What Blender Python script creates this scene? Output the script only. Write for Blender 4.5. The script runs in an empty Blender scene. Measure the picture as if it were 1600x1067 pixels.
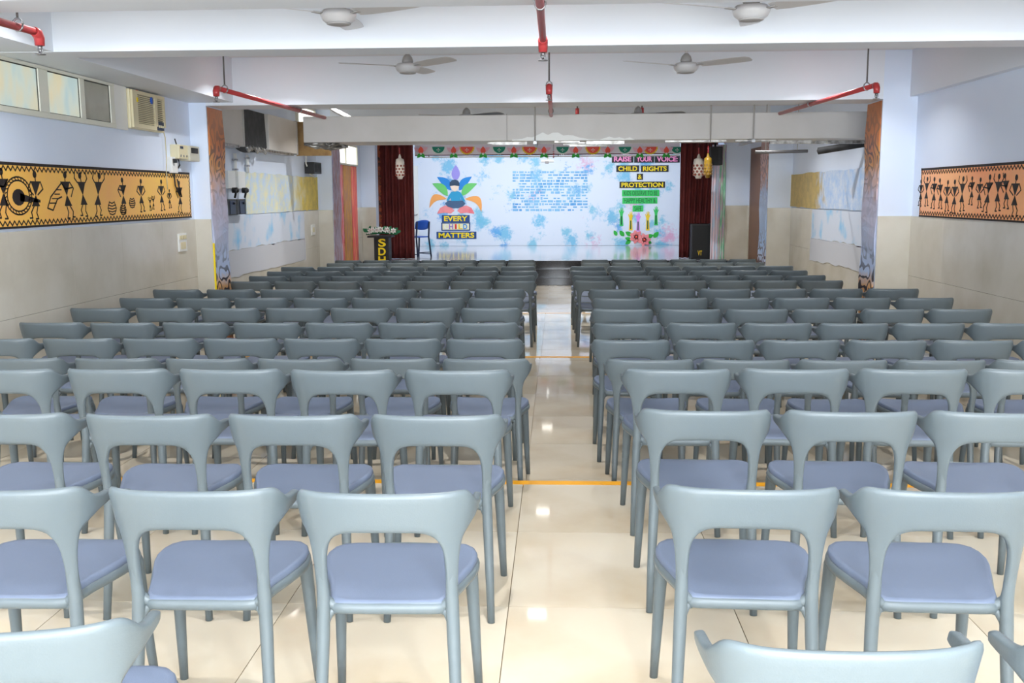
import bpy, bmesh, math, random
from mathutils import Matrix, Vector
random.seed(7)
PI = math.pi
C = bpy.context.scene.collection
SC = bpy.context.scene

# ---------------------------------------------------------------- camera, light, exposure
CAM_H = 1.465
F_PX = 1556.0
cam_d = bpy.data.cameras.new('camera')
cam_d.sensor_width = 36.0
cam_d.lens = F_PX / 1600 * 36.0
cam_d.clip_end = 200
cam = bpy.data.objects.new('camera', cam_d)
C.objects.link(cam)
CAM_R = (Matrix.Rotation(0.0465472, 3, 'Z') @ Matrix.Rotation(PI / 2 - 0.1461865, 3, 'X') @ Matrix.Rotation(-0.0055, 3, 'Z'))
cam.matrix_world = Matrix.Translation((0, 0, CAM_H)) @ CAM_R.to_4x4()
SC.camera = cam

w = bpy.data.worlds.new('world')
SC.world = w
w.use_nodes = True
w.node_tree.nodes['Background'].inputs[0].default_value = (0.75, 0.85, 1.0, 1)
w.node_tree.nodes['Background'].inputs[1].default_value = 1.0

SC.view_settings.view_transform = 'Standard'
SC.view_settings.look = 'None'
SC.view_settings.gamma = 1
SC.view_settings.exposure = 0.2
SC.view_settings.use_curve_mapping = False

def lamp(name, kind, loc, power, col, size=0.2, target=None, size_y=None, spread=None):
    d = bpy.data.lights.new(name, kind)
    d.energy = power
    d.color = col
    if kind == 'AREA':
        d.size = size
        if size_y:
            d.shape = 'RECTANGLE'
            d.size_y = size_y
        if spread:
            d.spread = spread
    else:
        d.shadow_soft_size = size
    o = bpy.data.objects.new(name, d)
    C.objects.link(o)
    o.location = loc
    if target is not None:
        o.rotation_euler = (Vector(target) - Vector(loc)).to_track_quat('-Z', 'Y').to_euler()
    return o

# photographer's flash on a stand behind the camera, the hall's downlights and the stage battens
lamp('flash', 'POINT', (0.7, -0.5, 2.2), 190, (0.94, 0.98, 1.0), 0.08)
DOWN_Y = (-0.6, 3.0, 6.1, 9.9, 13.3, 14.8, 19.3)
DOWN_X = (-2.85, -0.21, 2.65)
for dy in DOWN_Y:
    for dx in DOWN_X:
        lamp('downlight_lamp', 'AREA', (dx, dy, 2.855), 14 if dy < 11 else 19, (0.98, 0.985, 1.0), 0.03, (dx, dy, 0), None, math.radians(125))
# added fill lamp in front of the closed back wall, unseen behind the camera
lamp('back_fill', 'AREA', (0, -3.1, 1.45), 580, (0.88, 0.945, 1.0), 6.5, (0, 10, 1.6), 2.2)
lamp('stage_batten', 'AREA', (-0.4, 23.4, 2.95), 300, (0.93, 0.97, 1.0), 6.0, (-0.4, 27.0, 1.1), 0.3)
lamp('stage_wash', 'AREA', (-0.4, 21.9, 2.9), 60, (0.95, 0.97, 1.0), 5.0, (-0.4, 24.5, 0.0), 0.3)

# ---------------------------------------------------------------- helpers
def ray(px, py):
    return CAM_R @ Vector(((px - 800) / F_PX, (533.5 - py) / F_PX, -1))
def at_y(px, py, Y):
    d = ray(px, py); t = Y / d.y
    return Vector((d.x * t, Y, CAM_H + d.z * t))
def at_x(px, py, X):
    d = ray(px, py); t = X / d.x
    return Vector((X, d.y * t, CAM_H + d.z * t))
def at_z(px, py, z):
    d = ray(px, py); t = (z - CAM_H) / d.z
    return Vector((d.x * t, d.y * t, z))

def lin(c):
    return tuple(((x / 255) / 12.92 if x / 255 <= 0.04045 else ((x / 255 + 0.055) / 1.055) ** 2.4) for x in c)

def mat(name, rgb, rough=0.5, metal=0.0, spec=0.5, noise=None, coat=0.0, bump=None):
    """plain principled material; noise=(rgb2, scale, low, high) mixes in a second colour; bump=(scale, strength)"""
    m = bpy.data.materials.new(name)
    m.use_nodes = True
    nt = m.node_tree
    b = nt.nodes['Principled BSDF']
    b.inputs['Base Color'].default_value = (*lin(rgb), 1)
    b.inputs['Roughness'].default_value = rough
    b.inputs['Metallic'].default_value = metal
    b.inputs['Specular IOR Level'].default_value = spec
    b.inputs['Coat Weight'].default_value = coat
    if noise:
        tc = nt.nodes.new('ShaderNodeTexCoord')
        n = nt.nodes.new('ShaderNodeTexNoise')
        n.inputs['Scale'].default_value = noise[1]
        n.inputs['Detail'].default_value = 5
        r = nt.nodes.new('ShaderNodeValToRGB')
        r.color_ramp.elements[0].position = noise[2]
        r.color_ramp.elements[1].position = noise[3]
        r.color_ramp.elements[0].color = (*lin(rgb), 1)
        r.color_ramp.elements[1].color = (*lin(noise[0]), 1)
        nt.links.new(tc.outputs['Object'], n.inputs['Vector'])
        nt.links.new(n.outputs['Fac'], r.inputs['Fac'])
        nt.links.new(r.outputs['Color'], b.inputs['Base Color'])
    if bump:
        tc = nt.nodes.new('ShaderNodeTexCoord')
        n = nt.nodes.new('ShaderNodeTexNoise')
        n.inputs['Scale'].default_value = bump[0]
        n.inputs['Detail'].default_value = 3
        bp = nt.nodes.new('ShaderNodeBump')
        bp.inputs['Strength'].default_value = bump[1]
        bp.inputs['Distance'].default_value = 0.01
        nt.links.new(tc.outputs['Object'], n.inputs['Vector'])
        nt.links.new(n.outputs['Fac'], bp.inputs['Height'])
        nt.links.new(bp.outputs['Normal'], b.inputs['Normal'])
    return m

def emit(name, rgb, strength):
    m = bpy.data.materials.new(name)
    m.use_nodes = True
    b = m.node_tree.nodes['Principled BSDF']
    b.inputs['Base Color'].default_value = (0.8, 0.8, 0.8, 1)
    b.inputs['Emission Color'].default_value = (*lin(rgb), 1)
    b.inputs['Emission Strength'].default_value = strength
    return m

def ramp(nt, stops, interp='LINEAR'):
    r = nt.nodes.new('ShaderNodeValToRGB')
    cr = r.color_ramp
    cr.interpolation = interp
    while len(cr.elements) < len(stops):
        cr.elements.new(0.5)
    for e, (p, c) in zip(cr.elements, stops):
        e.position = p
        e.color = (*lin(c), 1)
    return r

class MB:
    """collects shapes in world coordinates and links them as one mesh object"""
    def __init__(s):
        s.v = []; s.f = []; s.sm = []
    def add(s, vs, fs, smooth=False):
        o = len(s.v)
        s.v += [tuple(v) for v in vs]
        s.f += [tuple(i + o for i in f) for f in fs]
        s.sm += [smooth] * len(fs)
        return s
    def box(s, a, b, ch=0.0):
        x0, y0, z0 = (min(a[i], b[i]) for i in range(3))
        x1, y1, z1 = (max(a[i], b[i]) for i in range(3))
        if ch <= 0:
            vs = [(x0, y0, z0), (x1, y0, z0), (x1, y1, z0), (x0, y1, z0), (x0, y0, z1), (x1, y0, z1), (x1, y1, z1), (x0, y1, z1)]
            return s.add(vs, [(0, 3, 2, 1), (4, 5, 6, 7), (0, 1, 5, 4), (1, 2, 6, 5), (2, 3, 7, 6), (3, 0, 4, 7)])
        bm = bmesh.new()
        bmesh.ops.create_cube(bm, size=1)
        for v in bm.verts:
            v.co = Vector(((x0 + x1) / 2 + v.co.x * (x1 - x0), (y0 + y1) / 2 + v.co.y * (y1 - y0), (z0 + z1) / 2 + v.co.z * (z1 - z0)))
        bmesh.ops.bevel(bm, geom=bm.edges[:], offset=ch, segments=2, affect='EDGES', profile=0.6)
        s.bm(bm)
        return s
    def bm(s, bm, smooth=False):
        bm.verts.index_update()
        s.add([v.co for v in bm.verts], [[v.index for v in f.verts] for f in bm.faces], smooth)
        bm.free()
    def tube(s, pts, r, n=8, cap=True, up0=None):
        pts = [Vector(p) for p in pts]
        k = len(pts)
        rs = r if isinstance(r, (list, tuple)) else [r] * k
        vs = []; fs = []
        up = None
        for i, p in enumerate(pts):
            t = (pts[min(i + 1, k - 1)] - pts[max(i - 1, 0)]).normalized()
            if up is None:
                up = Vector(up0) if up0 else (Vector((0, 0, 1)) if abs(t.z) < 0.9 else Vector((0, 1, 0)))
            a = t.cross(up).normalized()
            b = a.cross(t).normalized()
            up = b
            ra, rb = rs[i] if isinstance(rs[i], (list, tuple)) else (rs[i], rs[i])
            for j in range(n):
                an = 2 * PI * j / n
                vs.append(p + a * math.cos(an) * ra + b * math.sin(an) * rb)
        for i in range(k - 1):
            for j in range(n):
                fs.append((i * n + j, i * n + (j + 1) % n, (i + 1) * n + (j + 1) % n, (i + 1) * n + j))
        s.add(vs, fs, True)
        if cap:
            o = len(s.v) - k * n
            s.f.append(tuple(o + j for j in reversed(range(n)))); s.sm.append(False)
            s.f.append(tuple(o + (k - 1) * n + j for j in range(n))); s.sm.append(False)
        return s
    def lathe(s, c, prof, n=20, axis='Z'):
        c = Vector(c)
        vs = []; fs = []
        for r, h in prof:
            for j in range(n):
                a = 2 * PI * j / n
                p = (r * math.cos(a), r * math.sin(a), h)
                if axis == 'Y': p = (p[0], p[2], p[1])
                if axis == 'X': p = (p[2], p[0], p[1])
                vs.append(c + Vector(p))
        k = len(prof)
        for i in range(k - 1):
            for j in range(n):
                fs.append((i * n + j, i * n + (j + 1) % n, (i + 1) * n + (j + 1) % n, (i + 1) * n + j))
        fs.append(tuple(reversed(range(n))))
        fs.append(tuple((k - 1) * n + j for j in range(n)))
        return s.add(vs, fs, True)
    def prism(s, pts2, fn, t):
        """polygon in 2-D mapped to 3-D by fn(u, v, depth) and given the thickness t"""
        n = len(pts2)
        vs = [fn(u, v, 0) for u, v in pts2] + [fn(u, v, t) for u, v in pts2]
        fs = [tuple(range(n)), tuple(reversed(range(n, 2 * n)))]
        fs += [(i, i + n, (i + 1) % n + n, (i + 1) % n) for i in range(n)]
        return s.add(vs, fs)
    def stroke(s, pts, wd, fn, t):
        """ribbon of the width wd along a 2-D polyline"""
        for (x0, y0), (x1, y1) in zip(pts, pts[1:]):
            L = math.hypot(x1 - x0, y1 - y0) or 1e-6
            nx, ny = -(y1 - y0) / L * wd / 2, (x1 - x0) / L * wd / 2
            ex, ey = (x1 - x0) / L * wd * 0.3, (y1 - y0) / L * wd * 0.3
            s.prism([(x0 + nx - ex, y0 + ny - ey), (x0 - nx - ex, y0 - ny - ey), (x1 - nx + ex, y1 - ny + ey), (x1 + nx + ex, y1 + ny + ey)], fn, t)
        return s
    def disc(s, cx, cy, rx, ry, fn, t, n=14):
        return s.prism([(cx + rx * math.cos(2 * PI * i / n), cy + ry * math.sin(2 * PI * i / n)) for i in range(n)], fn, t)
    def mesh(s, name, off=(0, 0, 0)):
        me = bpy.data.meshes.new(name)
        me.from_pydata([(v[0] - off[0], v[1] - off[1], v[2] - off[2]) for v in s.v], [], s.f)
        for p, sm in zip(me.polygons, s.sm):
            p.use_smooth = sm
        bm = bmesh.new(); bm.from_mesh(me)
        bmesh.ops.recalc_face_normals(bm, faces=bm.faces)
        bm.to_mesh(me); bm.free()
        me.update()
        return me
    def build(s, name, m, parent=None):
        off = wloc(parent)
        if parent is None and s.v:
            xs, ys, zs = zip(*s.v)
            off = ((min(xs) + max(xs)) / 2, (min(ys) + max(ys)) / 2, min(zs))
        me = s.mesh(name, off)
        me.materials.append(m)
        o = bpy.data.objects.new(name, me)
        C.objects.link(o)
        o.parent = parent
        if parent is None:
            o.location = off
        return o

def wloc(o):
    p = Vector((0, 0, 0))
    while o is not None:
        p = p + o.location
        o = o.parent
    return p

def tag(o, label=None, cat=None, group=None, kind=None):
    if label: o['label'] = label
    if cat: o['category'] = cat
    if group: o['group'] = group
    if kind: o['kind'] = kind
    return o

def thing(name, label, cat, loc, group=None):
    o = bpy.data.objects.new(name, None)
    o.empty_display_size = 0.1
    C.objects.link(o)
    o.location = loc
    return tag(o, label, cat, group)

def struct(name, mb, m, label=None):
    o = mb.build(name, m)
    o['kind'] = 'structure'
    if label: o['label'] = label
    return o

def setting(name, loc):
    o = bpy.data.objects.new(name, None)
    C.objects.link(o)
    o.location = loc
    o['kind'] = 'structure'
    return o

def text_mesh(txt, size, bold=0.0, extrude=0.004, space=1.0):
    cu = bpy.data.curves.new('lettering', 'FONT')
    cu.body = txt
    cu.size = size
    cu.align_x = 'CENTER'
    cu.align_y = 'CENTER'
    cu.offset = bold
    cu.extrude = extrude
    cu.space_character = space
    o = bpy.data.objects.new('lettering', cu)
    C.objects.link(o)
    bpy.context.view_layer.update()
    me = bpy.data.meshes.new_from_object(o.evaluated_get(bpy.context.evaluated_depsgraph_get()))
    bpy.data.objects.remove(o)
    bpy.data.curves.remove(cu)
    return me

def text_on(txt, x0, x1, z0, z1, Y, m, parent, name='lettering', bold=0.02, serif=False):
    """lettering filling the rectangle x0..x1, z0..z1 on the plane y = Y, read from -y; slab bars make it a slab-serif face"""
    me = text_mesh(txt, 1.0, bold)
    xs = [v.co.x for v in me.vertices]; ys = [v.co.y for v in me.vertices]
    ax, bx, ay, by = min(xs), max(xs), min(ys), max(ys)
    off = wloc(parent)
    for v in me.vertices:
        v.co = Vector((x0 + (v.co.x - ax) / (bx - ax) * (x1 - x0), Y - v.co.z * 1.0, z0 + (v.co.y - ay) / (by - ay) * (z1 - z0))) - off
    me.materials.clear()
    me.materials.append(m)
    o = bpy.data.objects.new(name, me)
    C.objects.link(o)
    o.parent = parent
    return o

# ---------------------------------------------------------------- materials
M = {}
M['paint'] = mat('white paint', (226, 237, 254), 0.5, noise=((220, 232, 252), 1.2, 0.35, 0.75))
M['ceiling'] = mat('ceiling paint', (226, 228, 234), 0.6)
M['beam'] = mat('beam paint', (228, 234, 243), 0.55)
M['soffit'] = M['beam']
M['marble'] = mat('beige wall marble', (208, 203, 190), 0.14, noise=((192, 185, 168), 2.2, 0.4, 0.75))
M['tile'] = mat('cream floor tile', (214, 202, 180), 0.05, noise=((194, 174, 144), 1.6, 0.45, 0.8), spec=0.55)
M['joint'] = mat('tile joint', (150, 134, 108), 0.6)
M['orange_line'] = mat('orange edge paint', (240, 166, 0), 0.4)
M['granite'] = mat('black granite', (40, 40, 44), 0.12, noise=((70, 70, 76), 40, 0.5, 0.8))
M['stage'] = mat('pale stage floor', (205, 208, 214), 0.1, noise=((190, 190, 196), 3, 0.4, 0.7))
M['chair'] = mat('grey chair plastic', (94, 104, 108), 0.38, bump=(260, 0.05))
M['seat'] = mat('seat plastic with ceiling reflection tint', (98, 109, 129), 0.5, bump=(260, 0.05))  # bluer than the frame: ceiling reflection on the upward face put into the colour
M['white'] = mat('white gloss', (235, 236, 232), 0.35)
M['frame_white'] = mat('white window frame', (226, 226, 212), 0.4)
M['cream'] = mat('cream plastic', (222, 212, 176), 0.45)
M['cream_dark'] = mat('darker cream plastic', (196, 186, 150), 0.5)
M['filter'] = mat('grey filter mesh', (132, 126, 106), 0.6)
M['meter'] = mat('meter grey', (200, 198, 182), 0.5)
M['black'] = mat('black plastic', (26, 26, 28), 0.45)
M['soft_black'] = mat('soft black lining', (38, 40, 42), 0.7, noise=((60, 60, 62), 9, 0.45, 0.7))
M['grille'] = mat('speaker grille black', (20, 22, 24), 0.6)
M['dark_slot'] = mat('dark slot', (70, 66, 54), 0.7)
M['red'] = mat('red pipe enamel', (184, 62, 64), 0.35)
M['steel'] = mat('steel', (150, 150, 152), 0.35, metal=0.8)
M['rod'] = mat('dull steel rod', (110, 108, 108), 0.5, metal=0.5)
M['duct'] = mat('grey duct sheet', (208, 204, 200), 0.4, noise=((200, 196, 190), 2, 0.4, 0.7))
M['duct_joint'] = mat('duct flange', (176, 172, 168), 0.5)
M['foil'] = mat('torn foil insulation', (190, 188, 184), 0.3, metal=0.5, noise=((120, 116, 110), 14, 0.4, 0.65))
M['ply'] = mat('brown plywood', (150, 118, 70), 0.6, noise=((120, 90, 50), 8, 0.4, 0.7))
M['brown_door'] = mat('brown door wood', (112, 74, 52), 0.45)
M['fan'] = mat('fan enamel', (205, 205, 208), 0.3)
M['fan_rim'] = mat('fan base plate', (170, 168, 168), 0.4)
M['blue'] = mat('bright blue plastic', (20, 90, 200), 0.4)
M['navy'] = mat('navy frame', (30, 44, 74), 0.4)
M['yellow'] = mat('yellow card', (250, 220, 20), 0.6)
M['board_navy'] = mat('dark blue card', (30, 70, 130), 0.6)
M['board_black'] = mat('black card', (28, 30, 36), 0.6)
M['pink'] = mat('pink card', (250, 150, 200), 0.6)
M['green_card'] = mat('bright green card', (52, 200, 96), 0.6)
M['green_ink'] = mat('dark green ink', (20, 80, 46), 0.7)
M['leaf'] = mat('leaf green card', (40, 180, 60), 0.6)
M['dark_leaf'] = mat('dark leaf', (20, 110, 70), 0.6)
M['salmon'] = mat('salmon card', (248, 150, 150), 0.6, noise=((240, 120, 130), 4, 0.4, 0.7))
M['orange_petal'] = mat('orange petal card', (250, 170, 90), 0.6)
M['blue_petal'] = mat('blue petal card', (24, 136, 214), 0.6)
M['green_petal'] = mat('green petal card', (110, 205, 110), 0.6)
M['violet_petal'] = mat('violet petal card', (160, 150, 228), 0.6)
M['skin_card'] = mat('skin coloured card', (248, 222, 200), 0.6)
M['hair_card'] = mat('dark hair card', (40, 66, 90), 0.6)
M['shirt_card'] = mat('blue shirt card', (40, 160, 205), 0.6)
M['trouser_card'] = mat('slate trousers card', (66, 96, 130), 0.6)
M['lavender'] = mat('lavender card', (226, 150, 236), 0.6)
M['gold_card'] = mat('gold card', (244, 206, 40), 0.6)
M['teal'] = mat('teal card', (16, 140, 110), 0.6)
M['red_card'] = mat('orange red card', (246, 92, 72), 0.6)
M['pale_pink'] = mat('pale pink card', (246, 196, 210), 0.6)
M['ink_blue'] = mat('faded blue ink', (140, 196, 230), 0.7, noise=((70, 150, 215), 3.0, 0.45, 0.7))
M['cream_pink'] = mat('white pink paper', (242, 234, 240), 0.6)
M['maroon_rod'] = mat('maroon rail', (96, 30, 44), 0.5)
M['warli'] = mat('warli black paint', (38, 30, 30), 0.7)
M['lantern_white'] = mat('white lantern paper', (238, 232, 220), 0.6)
M['lantern_holes'] = mat('lantern punched dots', (150, 84, 70), 0.7)
M['lantern_gold'] = mat('gold lantern', (158, 124, 30), 0.4)
M['curtain'] = mat('maroon curtain', (104, 34, 30), 0.75, noise=((88, 26, 24), 3, 0.4, 0.7))
M['curtain_edge'] = mat('patterned curtain edge', (150, 70, 36), 0.75, noise=((40, 24, 20), 14, 0.45, 0.6))
M['lens'] = emit('downlight lens', (255, 250, 240), 7)
M['day'] = emit('bright daylight pane', (250, 250, 244), 1.3)

def warli_cloth(name, a, b):
    return mat(name, a, 0.3, noise=(b, 1.6, 0.35, 0.75))
M['orange_cloth'] = warli_cloth('ochre printed vinyl', (255, 202, 88), (252, 182, 96))
M['peach_cloth'] = warli_cloth('peach printed vinyl', (255, 182, 112), (252, 156, 88))

def faded_cloth(name, base, fade, fade2, lo, hi, axis, inv, patchy=0.35):
    """printed cloth with a large worn pale area towards one end"""
    m = bpy.data.materials.new(name); m.use_nodes = True
    nt = m.node_tree; b = nt.nodes['Principled BSDF']; b.inputs['Roughness'].default_value = 0.45
    tc = nt.nodes.new('ShaderNodeTexCoord')
    sx = nt.nodes.new('ShaderNodeSeparateXYZ'); nt.links.new(tc.outputs['Generated'], sx.inputs[0])
    n1 = nt.nodes.new('ShaderNodeTexNoise'); n1.inputs['Scale'].default_value = 5; n1.inputs['Detail'].default_value = 6
    nt.links.new(tc.outputs['Object'], n1.inputs['Vector'])
    ad = nt.nodes.new('ShaderNodeMath'); ad.operation = 'MULTIPLY_ADD'
    ad.inputs[1].default_value = patchy
    nt.links.new(n1.outputs['Fac'], ad.inputs[0]); nt.links.new(sx.outputs[axis], ad.inputs[2])
    mr = nt.nodes.new('ShaderNodeMapRange')
    mr.inputs[1].default_value = lo; mr.inputs[2].default_value = hi
    mr.inputs[3].default_value = 1.0 if inv else 0.0; mr.inputs[4].default_value = 0.0 if inv else 1.0
    nt.links.new(ad.outputs[0], mr.inputs[0])
    n2 = nt.nodes.new('ShaderNodeTexNoise'); n2.inputs['Scale'].default_value = 6; n2.inputs['Detail'].default_value = 9; n2.inputs['Roughness'].default_value = 0.7
    nt.links.new(tc.outputs['Object'], n2.inputs['Vector'])
    r2 = ramp(nt, [(0.38, fade), (0.62, fade2)])
    nt.links.new(n2.outputs['Fac'], r2.inputs['Fac'])
    r1 = ramp(nt, [(0.4, base), (0.7, tuple(int(c * 0.82) for c in base))])
    nt.links.new(n2.outputs['Fac'], r1.inputs['Fac'])
    mx = nt.nodes.new('ShaderNodeMix'); mx.data_type = 'RGBA'
    nt.links.new(mr.outputs[0], mx.inputs['Factor'])
    nt.links.new(r1.outputs['Color'], mx.inputs['A']); nt.links.new(r2.outputs['Color'], mx.inputs['B'])
    nt.links.new(mx.outputs['Result'], b.inputs['Base Color'])
    return m
M['yellow_faded'] = faded_cloth('worn yellow printed cloth', (236, 208, 60), (190, 214, 240), (232, 228, 186), 0.75, 0.95, 1, True)
M['yellow_faded2'] = faded_cloth('worn ochre printed cloth', (206, 176, 84), (166, 196, 234), (214, 222, 236), 0.72, 0.8, 1, True, 0.3)
M['blue_sheet'] = mat('pale sheet with blue stains', (210, 218, 232), 0.45, noise=((136, 196, 234), 3.2, 0.54, 0.72))
M['grey_sheet'] = mat('pale grey sheet', (196, 198, 204), 0.5)

def painted(name, top, mid, low, ink):
    """hand painted column wrap: swirling dark lines on a ground whose colour changes with height"""
    m = bpy.data.materials.new(name); m.use_nodes = True
    nt = m.node_tree; b = nt.nodes['Principled BSDF']; b.inputs['Roughness'].default_value = 0.4
    tc = nt.nodes.new('ShaderNodeTexCoord')
    sx = nt.nodes.new('ShaderNodeSeparateXYZ'); nt.links.new(tc.outputs['Generated'], sx.inputs[0])
    n1 = nt.nodes.new('ShaderNodeTexNoise'); n1.inputs['Scale'].default_value = 4; n1.inputs['Detail'].default_value = 4
    nt.links.new(tc.outputs['Object'], n1.inputs['Vector'])
    ad = nt.nodes.new('ShaderNodeMath'); ad.operation = 'MULTIPLY_ADD'; ad.inputs[1].default_value = 0.3
    nt.links.new(n1.outputs['Fac'], ad.inputs[0]); nt.links.new(sx.outputs[2], ad.inputs[2])
    r = ramp(nt, [(0.2, low[0]), (0.4, low[1]), (0.5, mid[0]), (0.78, mid[1]), (0.9, top[0]), (1.0, top[1])])
    nt.links.new(ad.outputs[0], r.inputs['Fac'])
    wn = nt.nodes.new('ShaderNodeTexNoise'); wn.inputs['Scale'].default_value = 4.2; wn.inputs['Detail'].default_value = 0.8
    nt.links.new(tc.outputs['Object'], wn.inputs['Vector'])
    ws = nt.nodes.new('ShaderNodeMath'); ws.operation = 'MULTIPLY'; ws.inputs[1].default_value = 46
    nt.links.new(wn.outputs['Fac'], ws.inputs[0])
    wv = nt.nodes.new('ShaderNodeMath'); wv.operation = 'SINE'
    nt.links.new(ws.outputs[0], wv.inputs[0])
    r2 = ramp(nt, [(0.0, (0, 0, 0)), (0.2, (0, 0, 0)), (0.36, (255, 255, 255)), (1.0, (255, 255, 255))])
    nt.links.new(wv.outputs[0], r2.inputs['Fac'])
    # lines are dense at the foot and head, nearly worn away in the middle
    r3 = ramp(nt, [(0.0, (255, 255, 255)), (0.3, (255, 255, 255)), (0.45, (60, 60, 60)), (0.62, (110, 110, 110)), (0.8, (230, 230, 230)), (1.0, (60, 60, 60))])
    nt.links.new(sx.outputs[2], r3.inputs['Fac'])
    mu = nt.nodes.new('ShaderNodeMath'); mu.operation = 'MULTIPLY'
    nt.links.new(r2.outputs['Color'], mu.inputs[0]); nt.links.new(r3.outputs['Color'], mu.inputs[1])
    mx = nt.nodes.new('ShaderNodeMix'); mx.data_type = 'RGBA'
    nt.links.new(mu.outputs[0], mx.inputs['Factor'])
    nt.links.new(r.outputs['Color'], mx.inputs['A']); mx.inputs['B'].default_value = (*lin(ink), 1)
    nt.links.new(mx.outputs['Result'], b.inputs['Base Color'])
    return m
M['painted'] = painted('painted column wrap', [(216, 150, 70), (196, 116, 56)], [(186, 206, 240), (206, 196, 214)], [(196, 120, 60), (226, 176, 120)], (46, 34, 40))
M['painted_pale'] = painted('pale painted wrap', [(214, 150, 110), (190, 150, 140)], [(176, 204, 240), (190, 206, 236)], [(190, 176, 190), (206, 214, 236)], (90, 60, 60))

def streaks(name, cols):
    """long vertical paint streaks"""
    m = bpy.data.materials.new(name); m.use_nodes = True
    nt = m.node_tree; b = nt.nodes['Principled BSDF']; b.inputs['Roughness'].default_value = 0.6
    tc = nt.nodes.new('ShaderNodeTexCoord'); mp = nt.nodes.new('ShaderNodeMapping')
    mp.inputs['Scale'].default_value = (12, 12, 1.0)
    nt.links.new(tc.outputs['Object'], mp.inputs['Vector'])
    n = nt.nodes.new('ShaderNodeTexNoise'); n.inputs['Scale'].default_value = 2.2; n.inputs['Detail'].default_value = 5
    nt.links.new(mp.outputs[0], n.inputs['Vector'])
    k = len(cols)
    r = ramp(nt, [(0.3 + 0.4 * i / max(1, k - 1), c) for i, c in enumerate(cols)])
    nt.links.new(n.outputs['Fac'], r.inputs['Fac']); nt.links.new(r.outputs['Color'], b.inputs['Base Color'])
    return m
M['streak_violet'] = streaks('violet streaked cloth', [(70, 70, 120), (196, 190, 216), (150, 90, 80), (214, 214, 226)])
M['streak_red'] = streaks('red streaked cloth', [(200, 80, 50), (214, 150, 170), (190, 60, 50), (226, 190, 110)])
M['streak_gold'] = streaks('gold streaked cloth', [(120, 70, 50), (190, 140, 60), (150, 110, 100), (214, 160, 70)])
M['streak_orange'] = streaks('orange streaked cloth', [(232, 120, 80), (214, 90, 100), (238, 170, 120)])
M['streak_white'] = streaks('white streaked cloth', [(220, 228, 240), (200, 222, 244), (238, 210, 220), (228, 236, 244)])
M['streak_green'] = streaks('green and white streaked cloth', [(200, 224, 226), (110, 190, 150), (190, 220, 200), (214, 170, 190), (150, 190, 240)])

def backdrop_mat():
    m = bpy.data.materials.new('white backdrop cloth with paint daubs'); m.use_nodes = True
    nt = m.node_tree; b = nt.nodes['Principled BSDF']; b.inputs['Roughness'].default_value = 0.7
    tc = nt.nodes.new('ShaderNodeTexCoord')
    base = None
    def daub(scale, seed, lo, hi, col, prev):
        mp = nt.nodes.new('ShaderNodeMapping'); mp.inputs['Location'].default_value = (seed, seed * 0.7, seed * 1.3)
        nt.links.new(tc.outputs['Object'], mp.inputs['Vector'])
        vo = nt.nodes.new('ShaderNodeTexVoronoi'); vo.inputs['Scale'].default_value = scale
        n0 = nt.nodes.new('ShaderNodeTexNoise'); n0.inputs['Scale'].default_value = 9; n0.inputs['Detail'].default_value = 6; n0.inputs['Roughness'].default_value = 0.75
        nt.links.new(mp.outputs[0], n0.inputs['Vector'])
        nt.links.new(mp.outputs[0], vo.inputs['Vector'])
        ad = nt.nodes.new('ShaderNodeMath'); ad.operation = 'MULTIPLY_ADD'; ad.inputs[1].default_value = 0.9
        nt.links.new(n0.outputs['Fac'], ad.inputs[0]); nt.links.new(vo.outputs['Distance'], ad.inputs[2])
        mr = nt.nodes.new('ShaderNodeMapRange'); mr.inputs[1].default_value = lo; mr.inputs[2].default_value = hi
        mr.inputs[3].default_value = 0.85; mr.inputs[4].default_value = 0
        nt.links.new(ad.outputs[0], mr.inputs[0])
        mx = nt.nodes.new('ShaderNodeMix'); mx.data_type = 'RGBA'
        nt.links.new(mr.outputs[0], mx.inputs['Factor'])
        if prev is None: mx.inputs['A'].default_value = (*lin((226, 234, 246)), 1)
        else: nt.links.new(prev, mx.inputs['A'])
        mx.inputs['B'].default_value = (*lin(col), 1)
        return mx.outputs['Result']
    base = daub(1.45, 3.1, 0.62, 0.80, (104, 190, 226), base)
    base = daub(1.7, 41.9, 0.58, 0.74, (120, 196, 222), base)
    base = daub(0.8, 11.7, 0.46, 0.66, (226, 160, 196), base)
    base = daub(1.35, 23.3, 0.56, 0.68, (84, 168, 228), base)
    nt.links.new(base, b.inputs['Base Color'])
    return m
M['backdrop'] = backdrop_mat()

def frosted():
    """frosted daylight pane, cream at the top and bluish below, with soft upright folds of what is behind"""
    m = bpy.data.materials.new('frosted daylight pane'); m.use_nodes = True
    nt = m.node_tree; b = nt.nodes['Principled BSDF']
    b.inputs['Base Color'].default_value = (*lin((120, 126, 126)), 1); b.inputs['Roughness'].default_value = 0.25
    tc = nt.nodes.new('ShaderNodeTexCoord')
    mp = nt.nodes.new('ShaderNodeMapping'); mp.inputs['Scale'].default_value = (1, 2.2, 1.0)
    nt.links.new(tc.outputs['Object'], mp.inputs['Vector'])
    n = nt.nodes.new('ShaderNodeTexNoise'); n.inputs['Scale'].default_value = 2.5; n.inputs['Detail'].default_value = 2
    nt.links.new(mp.outputs[0], n.inputs['Vector'])
    r = ramp(nt, [(0.32, (176, 206, 208)), (0.5, (206, 218, 204)), (0.7, (226, 214, 172))])
    nt.links.new(n.outputs['Fac'], r.inputs['Fac'])
    nt.links.new(r.outputs['Color'], b.inputs['Emission Color'])
    b.inputs['Emission Strength'].default_value = 0.62
    return m
M['frosted'] = frosted()
M['frosted_dull'] = mat('dull frosted pane', (164, 164, 150), 0.2, noise=((182, 182, 170), 3, 0.4, 0.7))

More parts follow.
